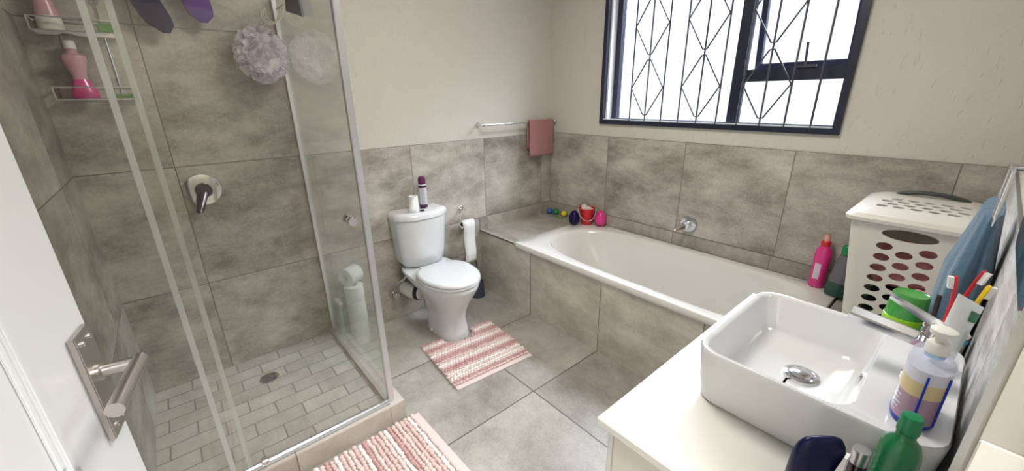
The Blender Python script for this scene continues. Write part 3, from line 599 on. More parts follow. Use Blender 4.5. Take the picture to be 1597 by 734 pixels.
for k in range(11):
    a0, a1 = -2.35, -1.35 - 0.25*((k*7) % 3)/2
    lathe_pts = [[Vector((cc[0]+0.0265*math.cos(a), cc[1]+0.0265*math.sin(a), cc[2]+z)) for a in [a0+(a1-a0)*i/8 for i in range(9)]] for z in (0.037+k*0.0088, 0.0395+k*0.0088)]
    loft(bm, lathe_pts, False, False, closed=False)
obj('small_print', bm, mat('grey_print', (0.25, 0.25, 0.32), 0.5), body)
bm = BM(); box(bm, (-1.358, -0.162, 0.7935), (-1.330, -0.140, 0.800), bev=0.002); tag(obj('freshener_clip', bm, m_dark), 'tiny dark clip lying before the aerosol can', 'clip')

# paper holder
t = thing('toilet_paper_holder', 'chrome wire toilet paper holder on the tiled wall', 'paper holder', (-0.962, 0, 0.70))
bm = BM(); lathe(bm, [(0.022, 0), (0.022, 0.006), (0.016, 0.010)], (-0.955, -0.0005, 0.705), (0,-1,0), 24); tube(bm, [(-0.955, -0.008, 0.705), (-0.955, -0.06, 0.705)], 0.006, 10); obj('wall_bracket', bm, m_chrome, t)
bm = BM(); tube(bm, [(-0.93, -0.06, 0.707), (-0.985, -0.06, 0.705), (-0.998, -0.06, 0.69), (-0.998, -0.06, 0.625), (-0.992, -0.06, 0.612), (-0.89, -0.06, 0.612)], 0.0035, 8); obj('wire_arm', bm, m_chrome, t)
t = thing('toilet_paper', 'small toilet roll on the wall holder with a long hanging tail', 'toilet paper', (-0.94, -0.06, 0.30))
bm = BM(); lathe(bm, [(0.017, 0.001), (0.030, 0), (0.030, 0.10), (0.017, 0.10), (0.017, 0.05), (0.017, 0.0015)], (-0.990, -0.06, 0.600), (1,0,0), 32, cap=False); obj('roll', bm, m_paper, t)
bm = BM(); lathe(bm, [(0.0165, 0.002), (0.0165, 0.098)], (-0.990, -0.06, 0.600), (1,0,0), 24, cap=False); obj('core_shade', bm, m_hole, t)  # near-black tube, shade of the roll's hollow put into its colour
bm = BM(); pts = [(-0.060, 0.632), (-0.080, 0.625), (-0.0915, 0.605), (-0.092, 0.58)] + [(-0.090+0.006*math.sin(k*0.7), 0.56-0.03*k) for k in range(10)]
loft(bm, [[Vector((x - 0.0*i, y, z)) for i, (y, z) in enumerate(pts)] for x in (-0.989, -0.955, -0.920, -0.891)], False, False, closed=False)
o = obj('paper_tail', bm, m_paper, t); md = o.modifiers.new('s', 'SOLIDIFY'); md.thickness = 0.001

m_slate = mat('slate_plastic', (0.045, 0.06, 0.09), 0.5)
t = thing('toilet_brush_pot', 'dark slate brush pot on the floor behind the toilet', 'brush pot', (-0.90, -0.10, 0))
bm = BM(); lathe(bm, [(0.055, 0), (0.058, 0.004), (0.050, 0.12), (0.044, 0.125), (0.044, 0.115)], (-0.90, -0.10, 0.0005), n=28); obj('pot', bm, m_slate, t)
bm = BM(); tube(bm, [(-0.90, -0.10, 0.116), (-0.90, -0.10, 0.30)], 0.007, 10); obj('brush_handle', bm, m_slate, t)

# spare rolls by the shower glass
for k in range(4):
    bm = rollmesh((-1.838+0.003*math.sin(k*3), -0.115+0.003*math.cos(k*2), 0.001+k*0.1015), (0,0,1), 0.056, 0.100)
    o = tag(obj('toilet_paper', bm, m_paper), ('toilet roll on the floor, lowest of the stack behind the glass', 'second toilet roll from the floor in the stack behind the glass', 'third toilet roll up from the floor in the stack behind the glass', 'upright toilet roll with its core showing, directly under the sideways roll')[k], 'toilet paper', 'spare toilet rolls behind the shower glass')
bm = rollmesh((-1.875, -0.105, 0.0), (0.85, 0.5, 0), 0.054, 0.1); bmesh.ops.translate(bm, verts=bm.verts, vec=(0, 0.0, 0.408+0.054))
tag(obj('toilet_paper', bm, m_paper), 'toilet roll lying sideways on top of the stack behind the glass', 'toilet paper', 'spare toilet rolls behind the shower glass')
t = thing('spray_bottle', 'pale trigger spray bottle beside the spare toilet rolls', 'spray bottle', (-1.885, -0.21, 0.103))
m_spray = mat('pale_green_plastic', (0.55, 0.68, 0.60), 0.3, alpha=0.75); sx0, sy0 = -1.94, -0.07
sb = (-1.937, -0.085, 0.1035)
bm = BM(); lathe(bm, [(0.019, 0), (0.020, 0.003), (0.020, 0.12), (0.010, 0.17), (0.010, 0.185)], sb, n=24, sx=0.85, sy=1.7); obj('bottle_body', bm, m_spray, t)
bm = BM(); lathe(bm, [(0.013, 0.185), (0.013, 0.205)], sb, n=18); box(bm, (sb[0]-0.012, sb[1]-0.06, sb[2]+0.205), (sb[0]+0.012, sb[1]+0.025, sb[2]+0.228), bev=0.004); obj('spray_head', bm, m_plw, t)
bm = BM(); tube(bm, [(sb[0], sb[1]-0.035, sb[2]+0.205), (sb[0], sb[1]-0.050, sb[2]+0.165)], 0.005, 8); obj('trigger', bm, m_plw, t)
t.location = sb
for c in t.children: 
    c.data.transform(Matrix.Translation(Vector((-1.885, -0.21, 0.103))-Vector(sb)))

# ------------------------------------------------------------------ towel rail with small pink towel
tr = thing('towel_rail', 'thin chrome towel rail on the toilet wall', 'towel rail', (-0.39, 0, 1.30))
bm = BM(); tube(bm, [(-0.785, -0.068, 1.300), (-0.010, -0.068, 1.300)], 0.007, 14); obj('rail', bm, m_chrome, tr)
for x in (-0.765, -0.03):
    bm = BM(); lathe(bm, [(0.020, 0.0), (0.020, 0.006), (0.012, 0.012), (0.009, 0.02), (0.009, 0.072)], (x, 0.0075, 1.300), (0,-1,0), 20); bmesh.ops.create_uvsphere(bm, u_segments=16, v_segments=10, radius=0.013, matrix=Matrix.Translation((x, -0.068, 1.300))); obj('bracket', bm, m_chrome, tr)
m_rose = mat('dusty_rose_terry', (0.36, 0.165, 0.16), 0.95, bump=0.8, bscale=350, sheen=0.2)
bm = BM(); prof = []
for k in range(12): prof.append((-0.082-0.003*math.sin(k), 1.03+0.022*k))
prof += [(-0.080, 1.306), (-0.068, 1.312), (-0.056, 1.306)]
for k in range(10): prof.append((-0.053, 1.29-0.022*k))
rings = []
for i in range(15):
    x = -0.322 + 0.268*i/14; wv = 0.004*math.sin(i*1.1)
    rings.append([Vector((x + 0.012*(1.3-z)*math.sin(i*.3), y + (wv*(1.31-z)/0.28 if y < -0.068 else 0), z)) for y, z in prof])
loft(bm, rings, False, False, closed=False); o = tag(obj('hand_towel', bm, m_rose), 'small dusty pink towel folded over the rail end', 'towel')
md = o.modifiers.new('s', 'SOLIDIFY'); md.thickness = 0.006; md.offset = 0

# ------------------------------------------------------------------ chenille mats
m_hem = mat('blush_hem', (0.68, 0.57, 0.53), 0.9, bump=0.5, bscale=400)
cols = [mat('chenille_blush', (0.66, 0.485, 0.45), 0.95, bump=0.6, bscale=400), mat('chenille_rose', (0.52, 0.315, 0.295), 0.95, bump=0.6, bscale=400), mat('chenille_cream', (0.80, 0.76, 0.70), 0.95, bump=0.6, bscale=400), mat('chenille_pink', (0.71, 0.57, 0.535), 0.95, bump=0.6, bscale=400)]
ico = BM(); bmesh.ops.create_icosphere(ico, subdivisions=2, radius=1); IV = [v.co.copy() for v in ico.verts]; IF = [[v.index for v in f.verts] for f in ico.faces]; ico.free()
def chenille(name, label, org, U_, V_, lu, lv, step, patt, hole=None, hem='v0', tf=0.012, seed=1, rcol=None):
    # rows run along U_, stripes change along V_
    rnd = random.Random(seed); U_ = Vector(U_).normalized(); V_ = Vector(V_).normalized(); org = Vector(org)
    root = thing(name, label, 'bath mat', org + U_*lu/2 + V_*lv/2)
    def pt(u, v, z): p = org + U_*u + V_*v; return Vector((p.x, p.y, z))
    vs = []; fs = []; mi = []
    hw = 0.028
    nr = int(round((lv-hw)/step)); nu = int(lu/step*1.05)
    for r in range(nr):
        v = hw + (r+0.5)*(lv-hw)/nr; ci = patt[r % len(patt)]
        for k in range(nu):
            u = (k+0.5+(0.5 if r % 2 else 0)-0.25)*lu/nu
            if hole and hole(u, v, 0.003): continue
            rr = step*0.60*rnd.uniform(0.85, 1.12); ux = u+rnd.uniform(-1, 1)*step*0.1; vx = v+rnd.uniform(-1, 1)*step*0.1; b0 = len(vs)
            c = pt(ux, vx, tf+0.002)
            a = rnd.uniform(-.5, .5); ca, sa = math.cos(a), math.sin(a)
            for q in IV:
                x, y = q.x*rr*1.05, q.y*rr*0.85
                p = c + U_*(x*ca-y*sa) + V_*(x*sa+y*ca); vs.append((p.x-root.location.x, p.y-root.location.y, c.z + q.z*rr*0.72))
            for f in IF: fs.append([b0+i for i in f]); mi.append(ci)
    me = bpy.data.meshes.new('pile'); me.from_pydata(vs, [], fs); me.polygons.foreach_set('material_index', mi)
    for m in cols: me.materials.append(m)
    me.shade_smooth(); o = bpy.data.objects.new('pile', me); COL.objects.link(o); o.parent = root; o['kind'] = 'stuff'
    root.location.z = 0.0
    # backing, built as a fine grid so the cut-out follows its curve
    bm = BM(); N = 60; g = {}
    for i in range(N+1):
        for j in range(N+1):
            g[i, j] = bm.verts.new(pt(lu*i/N, lv*j/N, 0.004))
    for i in range(N):
        for j in range(N):
            if hole and hole(lu*(i+.5)/N, lv*(j+.5)/N, 0): continue
            bm.faces.new((g[i, j], g[i+1, j], g[i+1, j+1], g[i, j+1]))
    for v in [v for v in bm.verts if not v.link_faces]: bm.verts.remove(v)
    ex = bmesh.ops.extrude_face_region(bm, geom=bm.faces[:]); bmesh.ops.translate(bm, verts=[v for v in ex['geom'] if isinstance(v, bmesh.types.BMVert)], vec=(0, 0, 0.007))
    bmesh.ops.translate(bm, verts=bm.verts, vec=(0, 0, -0.003))
    obj('backing', bm, m_hem, root)
    return root
A = Vector((-1.575, -0.415, 0)); Bp = Vector((-1.625, -0.920, 0)); Cp = Vector((-1.120, -0.962, 0)); 
Ud = (Cp-Bp).normalized(); Vd = Vector((-Ud.y, Ud.x, 0)).normalized()
TXu = (Vector((TX, -0.45, 0))-Bp).dot(Ud)
def hole1(u, v, pad):
    vc = 0.480; r = 0.106
    return abs(u-TXu) < r+pad and (v > vc or (u-TXu)**2+(v-vc)**2 < (r+pad)**2)
chenille('pedestal_mat', 'U-shaped pink striped chenille mat around the toilet foot', Bp, Ud, Vd, 0.51, 0.49, 0.0185, [0,1,3,2,3,2,0,1,1,3,2,3,0,1,1,0,2,3,0,1,1,3,2,0,1,1], hole1, seed=4)
# large mat in front of the shower: stripes run along -y, hem on its right end
chenille('bath_mat', 'large pink and cream striped chenille mat in front of the shower', (-1.862, -0.925, 0), (0.02, -1, 0), (-1, -0.02, 0), 0.52, 0.84, 0.0205, [3,2,0,0,3,0,1,2,3,0,0,3,1,2,0,3,3,0,2,0,1,3,2,3,0,0], None, seed=9)

# ------------------------------------------------------------------ vanity
CX0, CX1, CY1 = -1.912, -1.005, -2.022; CZ = 0.80
vn = thing('vanity_cabinet', 'white vanity cabinet under the vessel basin', 'vanity', ((CX0+CX1)/2, -2.28, 0))
bm = BM(); box(bm, (CX0+0.018, YF+0.003, 0.0), (CX0+0.034, CY1-0.038, CZ-0.0215)); box(bm, (CX1-0.034, YF+0.003, 0.0), (CX1-0.018, CY1-0.038, CZ-0.0215)); box(bm, (CX0+0.034, YF+0.003, 0.08), (CX1-0.034, CY1-0.038, 0.096)); box(bm, (CX0+0.034, YF+0.003, 0.096), (CX1-0.034, YF+0.012, CZ-0.0215)); box(bm, (CX0+0.034, CY1-0.08, 0.0), (CX1-0.034, CY1-0.064, 0.08))
obj('carcass', bm, m_panel, vn, smooth=False)
for k in range(2):
    x0 = CX0+0.019 + k*0.4355; bm = BM(); box(bm, (x0, CY1-0.036, 0.09), (x0+0.432, CY1-0.020, CZ-0.024), bev=0.0015); dd = obj('door', bm, m_counter, vn)
    xh = x0+0.39 if k == 0 else x0+0.042; bm = BM(); tube(bm, [(xh, CY1-0.018, 0.58), (xh, CY1-0.002, 0.58), (xh, CY1-0.002, 0.70), (xh, CY1-0.018, 0.70)], 0.005, 10); obj('handle', bm, m_chrome, dd)
bm = BM(); box(bm, (CX0, YF+0.002, CZ-0.020), (CX1, CY1, CZ), bev=0.0015); tag(obj('countertop', bm, m_counter), 'glossy white countertop on the vanity', 'countertop')
# basin
BX0, BX1, BYf, BYb = -1.695, -1.262, -2.118, -2.532; bz = CZ+0.001; BH = 0.142; top = bz+BH
bcx, bcy, bhx, bhy = (BX0+BX1)/2, (BYf+BYb)/2, (BX1-BX0)/2, (BYf-BYb)/2
icy = (BYf-0.012 + -2.405)/2; ihy = (BYf-0.012+2.405)/2
bs = thing('vessel_basin', 'white rounded rectangular vessel basin on the countertop', 'basin', (bcx, bcy, bz))
bm = BM(); R0 = 0.055
rings = [rrect(bcx, bcy, bhx-0.026, bhy-0.022, 0.040, bz), rrect(bcx, bcy, bhx-0.016, bhy-0.014, 0.046, bz+0.004), rrect(bcx, bcy, bhx-0.008, bhy-0.006, R0, bz+0.05), rrect(bcx, bcy, bhx, bhy, R0, top-0.006), rrect(bcx, bcy, bhx-0.003, bhy-0.003, R0-0.003, top),
  rrect(bcx, icy, bhx-0.012, ihy, 0.046, top-0.001), rrect(bcx, icy, bhx-0.016, ihy-0.004, 0.044, top-0.008), rrect(bcx, icy, bhx-0.034, ihy-0.022, 0.045, bz+0.050), rrect(bcx, icy, bhx-0.055, ihy-0.042, 0.045, bz+0.034), rrect(bcx, icy, bhx-0.16, ihy-0.11, 0.03, bz+0.028)]
rings = [[p for p in r] for r in rings]; loft(bm, rings); obj('bowl', bm, m_ceramic, bs, angle=55)
pw = (-1.455, -2.288, bz+0.0325)
bm = BM(); lathe(bm, [(0.038, -0.006), (0.038, 0.003), (0.030, 0.005), (0.029, 0.003)], pw, n=36); w = obj('waste_ring', bm, m_chrome, bs)
bm = BM(); lathe(bm, [(0.022, 0.002), (0.025, 0.006), (0.018, 0.009), (0.006, 0.0105)], pw, n=36); obj('plug', bm, m_chrome, w)
bm = BM(); lathe(bm, [(0.012, 0), (0.012, 0.003), (0.009, 0.004)], (bcx, icy-ihy+0.0125, bz+0.098), (0,1,0.15), 24); obj('overflow_ring', bm, m_chrome, bs)
# faucet on the deck
FX = -1.470; FY = -2.472
fc = thing('basin_mixer', 'chrome single-lever mixer tap with a flat spout on the basin deck', 'tap', (FX, FY, top))
bm = BM(); lathe(bm, [(0.026, 0.0005), (0.026, 0.005), (0.021, 0.009), (0.020, 0.096), (0.021, 0.100)], (FX, FY, top), n=32); obj('body', bm, m_chrome, fc)
bm = BM(); rings = []
for k in range(9):
    q = k/8; y = FY + 0.128*q; z = top+0.082 + 0.016*q; w_ = 0.023 + 0.003*q; h = 0.0065 if q > .05 else 0.009
    rings.append([Vector((FX-w_, y, z+h)), Vector((FX-w_+0.004, y, z+h)), Vector((FX-w_+0.004, y, z-h*.2)), Vector((FX+w_-0.004, y, z-h*.2)), Vector((FX+w_-0.004, y, z+h)), Vector((FX+w_, y, z+h)), Vector((FX+w_, y, z-h)), Vector((FX-w_, y, z-h))])
loft(bm, rings); obj('spout', bm, m_chrome, fc, angle=30)
bm = BM(); tube(bm, [(FX, FY, top+0.100), (FX, FY-0.004, top+0.118)], 0.0195, 28); rings = []
for q, w_, h in ((0, .015, .006), (.3, .013, .005), (.7, .011, .004), (1, .010, .003)):
    y = FY-0.012 + 0.088*q; z = top+0.118 + 0.040*q
    rings.append([Vector((FX-w_, y, z-h)), Vector((FX+w_, y, z-h)), Vector((FX+w_, y, z+h)), Vector((FX-w_, y, z+h))])
loft(bm, rings); obj('lever', bm, m_chrome, fc, angle=30)

# hand-wash pump bottle
m_sclear = mat('clear_bottle', (0.78, 0.80, 0.9), 0.05, alpha=0.28); m_sliq = mat('mauve_liquid', (0.42, 0.27, 0.36), 0.15); m_syel = mat('cream_yellow_liquid', (0.68, 0.55, 0.30), 0.3)
m_sblue = mat('deep_blue_plastic', (0.01, 0.04, 0.48), 0.15); m_cyan = mat('cyan_plastic', (0.10, 0.45, 0.75), 0.2)
m_swh = mat('milky_liquid', (0.66, 0.66, 0.74), 0.3)
SBx, SBy = -1.607, -2.478
t = thing('soap_dispenser', 'pump hand-wash bottle with mauve and yellow label on the basin corner', 'soap dispenser', (SBx, SBy, top))
def ov(z0, z1, r0=1, r1=1, a=0.044, b=0.026): return [sell(SBx, SBy, a*r, b*r, b*r, top+z, 2.4, 40) for z, r in ((z0, r0), (z1, r1))]
def ovl(bm, L, a=0.049, b=0.030): loft(bm, [sell(SBx, SBy, a*r, b*r, b*r, top+z, 2.4, 40) for z, r in L])
bm = BM(); ovl(bm, [(0.0008, .93), (0.003, .99), (0.010, 1.0)]); obj('base', bm, m_sblue, t)
bm = BM(); ovl(bm, [(0.0102, .985), (0.062, .985)]); lq = obj('lower_label', bm, m_sliq, t)
bm = BM(); ovl(bm, [(0.0622, .985), (0.090, .985)]); obj('yellow_band', bm, m_syel, t)
bm = BM(); ovl(bm, [(0.0902, .985), (0.112, .98)]); obj('upper_band', bm, m_swh, t)
bm = BM(); ovl(bm, [(0.1122, 1.0), (0.118, 1.0), (0.126, .9), (0.130, .5)]); obj('shoulder', bm, m_sclear, t)
bm = BM(); tube(bm, [(SBx-0.030, SBy-0.0265, top+0.01), (SBx-0.030, SBy-0.0265, top+0.105)], 0.0016, 6); tube(bm, [(SBx-0.0487, SBy-0.002, top+0.01), (SBx-0.0487, SBy-0.002, top+0.105)], 0.0016, 6); obj('side_seam', bm, m_sblue, t)
bm = BM(); lathe(bm, [(0.013, 0.123), (0.013, 0.134)], (SBx, SBy, top), n=24); obj('neck', bm, m_cyan, t)
bm = BM(); lathe(bm, [(0.0155, 0.131), (0.0155, 0.148), (0.013, 0.151), (0.007, 0.152), (0.007, 0.162), (0.016, 0.166), (0.017, 0.174), (0.010, 0.178)], (SBx, SBy, top), n=28)
tube(bm, [(SBx+0.01, SBy+0.003, top+0.172), (SBx+0.035, SBy+0.010, top+0.170), (SBx+0.044, SBy+0.012, top+0.162)], 0.0055, 10); obj('pump', bm, m_plw, t)
bm = BM(); rnd = random.Random(5)
for k in range(5):
    z = top + 0.018 + k*0.008; w_ = 0.012+0.004*(k % 3)
    loft(bm, [[Vector((SBx + 0.0492*math.copysign(abs(math.cos(a))**(2/2.4), math.cos(a))*.995, SBy + 0.0302*math.copysign(abs(math.sin(a))**(2/2.4), math.sin(a))*.995, zz)) for a in [2.0+0.35*i/5*(1+.3*(k%3)) for i in range(6)]] for zz in (z, z+0.0035)], False, False, closed=False)
obj('print_lines', bm, m_swh, lq)

# green deodorant-style jar, pink bottle, cup with brushes
m_lime = mat('lime_plastic', (0.30, 0.62, 0.02), 0.3); m_grn = mat('translucent_green_plastic', (0.05, 0.30, 0.05), 0.15, coat=0.3)
t = thing('gel_jar', 'lime jar with a dark green lid behind the basin tap', 'jar', (-1.12, -2.415, CZ)); c = (-1.12, -2.415, CZ+0.0005)
bm = BM(); lathe(bm, [(0.040, 0), (0.042, 0.003), (0.043, 0.125), (0.040, 0.127)], c, n=36); obj('jar_body', bm, m_lime, t)
bm = BM(); lathe(bm, [(0.041, 0.1275), (0.0405, 0.130), (0.037, 0.186), (0.034, 0.190), (0.031, 0.188), (0.010, 0.187)], c, n=36); obj('lid', bm, m_grn, t)
m_pkb = mat('pink_bottle_plastic', (0.62, 0.22, 0.30), 0.35)
bm = BM(); lathe(bm, [(0.018, 0), (0.020, 0.003), (0.020, 0.16), (0.014, 0.175), (0.010, 0.178)], (-1.055, -2.424, CZ+0.0005), n=28); tag(obj('pink_bottle', bm, m_pkb), 'dull pink bottle half hidden behind the green-lidded jar', 'bottle')
t = thing('toothbrush_cup', 'ivory tumbler holding toothbrushes beside the blue towel', 'tumbler', (-1.205, -2.492, CZ)); cc = (-1.205, -2.492, CZ+0.0005)
bm = BM(); lathe(bm, [(0.030, 0), (0.032, 0.002), (0.039, 0.150), (0.0405, 0.152), (0.0375, 0.152), (0.030, 0.006)], cc, n=36); obj('tumbler_body', bm, m_plw, t)
bm = BM(); lathe(bm, [(0.0402, 0.136), (0.0402, 0.147)], cc, n=36, cap=False); obj('rim_band', bm, m_cyan, t)
m_rb = mat('red_brush_plastic', (0.60, 0.01, 0.02), 0.3); m_wb = mat('white_bristle', (0.80, 0.80, 0.80), 0.7); m_yb = mat('yellow_brush_plastic', (0.80, 0.52, 0.01), 0.3); m_blk = mat('black_plastic', (0.012, 0.012, 0.015), 0.3)
def brush(p0, p1, face, m, lab, name='toothbrush', fat=1.3):
    p0, p1 = Vector(p0), Vector(p1); d = (p1-p0).normalized(); fdir = (Vector(face) - d*Vector(face).dot(d)).normalized(); s = d.cross(fdir)
    L = (p1-p0).length; t = thing(name, lab, 'toothbrush', p0, 'toothbrushes in the tumbler')
    bm = BM(); rings = []
    for q, w_, h in ((0, .003, .003), (.02, .0055, .004), (.45, .0065, .0045), (.72, .0035, .003), (.84, .0035, .003), (.88, .006, .0028), (.98, .006, .0028), (1, .0035, .0022)):
        c = p0 + d*L*q + fdir*(0.010*(fat-1)*10*max(0, q-0.75)); rings.append([c + s*w_*fat*math.cos(a) + fdir*h*fat*math.sin(a) for a in [2*PI*i/12 for i in range(12)]])
    loft(bm, rings); obj('handle', bm, m, t)
    bm = BM(); o_ = 0.10*(fat-1); a = p0+d*L*0.87+fdir*(0.002+o_*0.12); b = p0+d*L*0.99+fdir*(0.002+o_*0.24)
    loft(bm, [[a-s*.0045, a+s*.0045, b+s*.0045, b-s*.0045], [a-s*.0048+fdir*.010, a+s*.0048+fdir*.010, b+s*.0048+fdir*.010, b-s*.0048+fdir*.010]]); bb = obj('bristles', bm, m_wb, t)
    return t
zb = CZ+0.008
brush((-1.222, -2.488, zb+0.06), (-1.235, -2.482, 1.098), (-0.3, 1, 0), m_rb, 'red toothbrush with white bristles facing left, left in the tumbler')
brush((-1.188, -2.484, zb+0.06), (-1.195, -2.507, 1.112), (-0.5, -1, 0), m_rb, 'red toothbrush with bristles facing right, beside the blue towel')
brush((-1.206, -2.512, zb+0.045), (-1.232, -2.518, 1.090), (.2, -1, 0), m_yb, 'yellow toothbrush leaning right towards the tiled wall', fat=1.35)
bm = BM(); tube(bm, [(-1.210, -2.470, zb+0.05), (-1.212, -2.462, 1.035)], 0.005, 10); tag(obj('razor_handle', bm, m_blk), 'thin black handle standing in the tumbler at its left', 'razor')
m_tp = mat('white_tube', (0.70, 0.72, 0.71), 0.3); m_tpg = mat('dark_green_print', (0.03, 0.16, 0.08), 0.4)
t = thing('toothpaste_tube', 'white toothpaste tube with a green patch standing cap down on the basin deck', 'toothpaste', (-1.40, -2.50, top))
TPw = Vector((-0.48, 0.877, 0)); TPn = Vector((-0.877, -0.48, 0)); 
def tpr(q):
    c = Vector((-1.405+0.045*q, -2.492-0.012*q, top+0.022+0.128*q)); a = 0.017+0.006*q; b = 0.018*(1-q)**0.7+0.0015
    return [c + TPw*a*math.cos(g) + TPn*b*math.sin(g) + Vector((0, 0, 0.55*a*q*math.cos(g))) for g in [2*PI*i/28 for i in range(28)]]
bm = BM(); loft(bm, [tpr(q) for q in (0, .1, .25, .4, .55, .7, .85, .95, 1)]); tb = obj('tube_body', bm, m_tp, t)
bm = BM(); lathe(bm, [(0.016, 0.0005), (0.018, 0.003), (0.018, 0.021)], (-1.406, -2.494, top), n=24); obj('cap', bm, m_tp, t)
def tpface(q, u, off=0.0012):
    g = PI*(0.97) - 0; r = tpr(q); c = Vector((-1.405+0.045*q, -2.492-0.012*q, top+0.022+0.128*q)); a = 0.017+0.006*q; b = 0.018*(1-q)**0.7+0.0015
    gg = math.acos(max(-1, min(1, u))); return c + TPw*(a+off)*math.cos(gg) + TPn*(b+off)*math.sin(gg) + Vector((0, 0, 0.55*a*q*math.cos(gg)))
bm = BM(); loft(bm, [[tpface(q, u) for u in [-.9+.09*i for i in range(9)]] for q in (.72, .77, .82, .88)], False, False, closed=False); obj('green_patch', bm, m_tpg, tb)
bm = BM()
for k in range(5): loft(bm, [[tpface(q, -.9+.12*k+du) for du in (0, .035)] for q in (.25, .35, .45, .55+.03*(k%3))], False, False, closed=False)
obj('print_lines', bm, mat('pale_green_print', (0.30, 0.42, 0.36), 0.5), tb)

# bottles left of basin
t = thing('mouthwash_bottle', 'green bottle with ribbed cap at the front corner of the vanity', 'bottle', (-1.765, -2.476, CZ)); c = (-1.765, -2.476, CZ+0.0005)
m_gb = mat('emerald_plastic', (0.003, 0.15, 0.045), 0.25, coat=0.3); m_gc = mat('emerald_cap', (0.005, 0.20, 0.07), 0.3)
bm = BM(); prof = [(0.022, 0), (0.025, 0.004)]
for k in range(12): z = 0.015+k*0.0125; prof += [(0.0255, z), (0.0245, z+0.0035), (0.0255, z+0.007)]
prof += [(0.0245, 0.173), (0.0205, 0.186), (0.015, 0.192), (0.0120, 0.196), (0.0120, 0.205)]
bm2 = bm; lathe(bm2, prof, c, n=40); obj('bottle_body', bm2, m_gb, t, angle=60)
bm = BM(); prof = []; n = 48; rings = []
for r, z in ((0.0118, 0.2055), (0.0128, 0.207), (0.0122, 0.232), (0.011, 0.235), (0.007, 0.2355)):
    rings.append([Vector((c[0]+(r+(0.0007 if i % 2 else 0))*math.cos(2*PI*i/n), c[1]+(r+(0.0007 if i % 2 else 0))*math.sin(2*PI*i/n), c[2]+z)) for i in range(n)])
loft(bm, rings); obj('cap', bm, m_gc, t, angle=60)
t = thing('cosmetic_pouch', 'dark navy rounded pack with a white edge beside the basin front', 'cosmetic pack', (-1.812, -2.395, CZ))
wd = Vector((0.75, -0.66, 0)); nd = Vector((0.66, 0.75, 0)); pc = Vector((-1.812, -2.392, CZ))
def pk(z, w, th_): return [pc + wd*w*math.copysign(abs(math.cos(g))**0.7, math.cos(g)) + nd*th_*math.copysign(abs(math.sin(g))**0.9, math.sin(g)) + Vector((0, 0, z)) for g in [2*PI*i/40 for i in range(40)]]
bm = BM(); loft(bm, [pk(z, w, h_) for z, w, h_ in ((0.0005, .036, .020), (0.006, .040, .024), (0.08, .041, .023), (0.127, .041, .018), (0.147, .037, .013), (0.158, .030, .008), (0.162, .020, .003))]); obj('pack_body', bm, mat('dark_navy_plastic', (0.005, 0.005, 0.04), 0.3, spec=0.25), t)
bm = BM(); rings = []
for z, w_ in ((0.001, .034), (0.06, .030), (0.105, .018), (0.146, .002)):
    e0 = pc + wd*0.020 - nd*0.024 + Vector((0, 0, z)); rings.append([e0 - wd*w_*0.7, e0 - nd*0.004, e0 + wd*0.014 + nd*0.006, e0 + wd*0.010 + nd*0.009])
loft(bm, rings); obj('white_flap', bm, m_wb, t)
bm = BM(); lathe(bm, [(0.012, 0), (0.013, 0.002), (0.013, 0.072), (0.011, 0.075)], (-1.717, -2.437, CZ+0.0005), n=24); 
t = thing('roll_on_deodorant', 'slim dark bottle with a silver cap between navy pack and green bottle', 'deodorant', (-1.717, -2.437, CZ))
o = obj('bottle_body', bm, m_dark, t)
bm = BM(); lathe(bm, [(0.0135, 0.0755), (0.0135, 0.101), (0.012, 0.104), (0.008, 0.1045)], (-1.717, -2.437, CZ+0.0005), n=28); obj('cap', bm, m_silver, t)

# ------------------------------------------------------------------ mirror over the basin
mr_ = thing('wall_mirror', 'frameless mirror on the wall above the vanity', 'mirror', (-1.45, YF, 1.22))
bm = BM(); loft(bm, [[Vector((p.x, YF+yy, p.y)) for p in rrect(-1.50, 1.68, 0.29, 0.48, 0.10, 0)] for yy in (0.001, 0.007)]); obj('bevel_edge', bm, m_chrome, mr_)
bm = BM(); loft(bm, [[Vector((p.x, YF+yy, p.y)) for p in rrect(-1.50, 1.68, 0.284, 0.474, 0.095, 0)] for yy in (0.0071, 0.0082)]); obj('mirror_glass', bm, m_mirror, mr_)

# towel ring and blue towel
t = thing('towel_ring', 'square chrome towel ring on the wall above the laundry basket', 'towel ring', (-1.02, YF, 1.30))
RX0, RX1, RY, RZ1, RZ0 = -1.10, -0.94, -2.500, 1.320, 1.195
bm = BM(); lathe(bm, [(0.022, 0.0005), (0.022, 0.006), (0.009, 0.010), (0.009, 0.042)], (-1.02, YF, RZ1), (0,1,0), 24); obj('wall_mount', bm, m_chrome, t)
bm = BM(); tube(bm, [(RX0, RY, RZ1), (RX0, RY, RZ0), (RX1, RY, RZ0), (RX1, RY, RZ1), (RX0, RY, RZ1)], 0.005, 12); obj('ring_bar', bm, m_chrome, t)
m_btow = mat('steel_blue_terry', (0.085, 0.155, 0.225), 0.95, bump=1.0, bscale=110, sheen=0.3)
bm = BM(); rings = []; N = 96
for k in range(40):
    q = k/39; z = 1.222 - 0.42*q; s = min(1, 0.30 + 1.5*q**0.75); 
    hw = 0.085 + 0.030*min(1, q*1.6); hd = 0.020 + 0.026*min(1, q*2.6)
    ring_ = []
    for i in range(N):
        a = 2*PI*i/N; w = 1 + 0.10*math.sin(5*a+1.0)*min(1, q*3) + 0.03*math.sin(11*a)
        ring_.append(Vector((-1.02 + hw*w*math.cos(a), -2.498 + hd*w*math.sin(a)*(1 if math.sin(a) > 0 else 0.85) - 0*q, z + 0.012*math.cos(a)*(1-q))))
    rings.append(ring_)
loft(bm, rings); 
for v in bm.verts: v.co.y = max(v.co.y, YF+0.002)
tag(obj('blue_towel', bm, m_btow, angle=80), 'steel blue towel hanging from the square ring', 'towel')

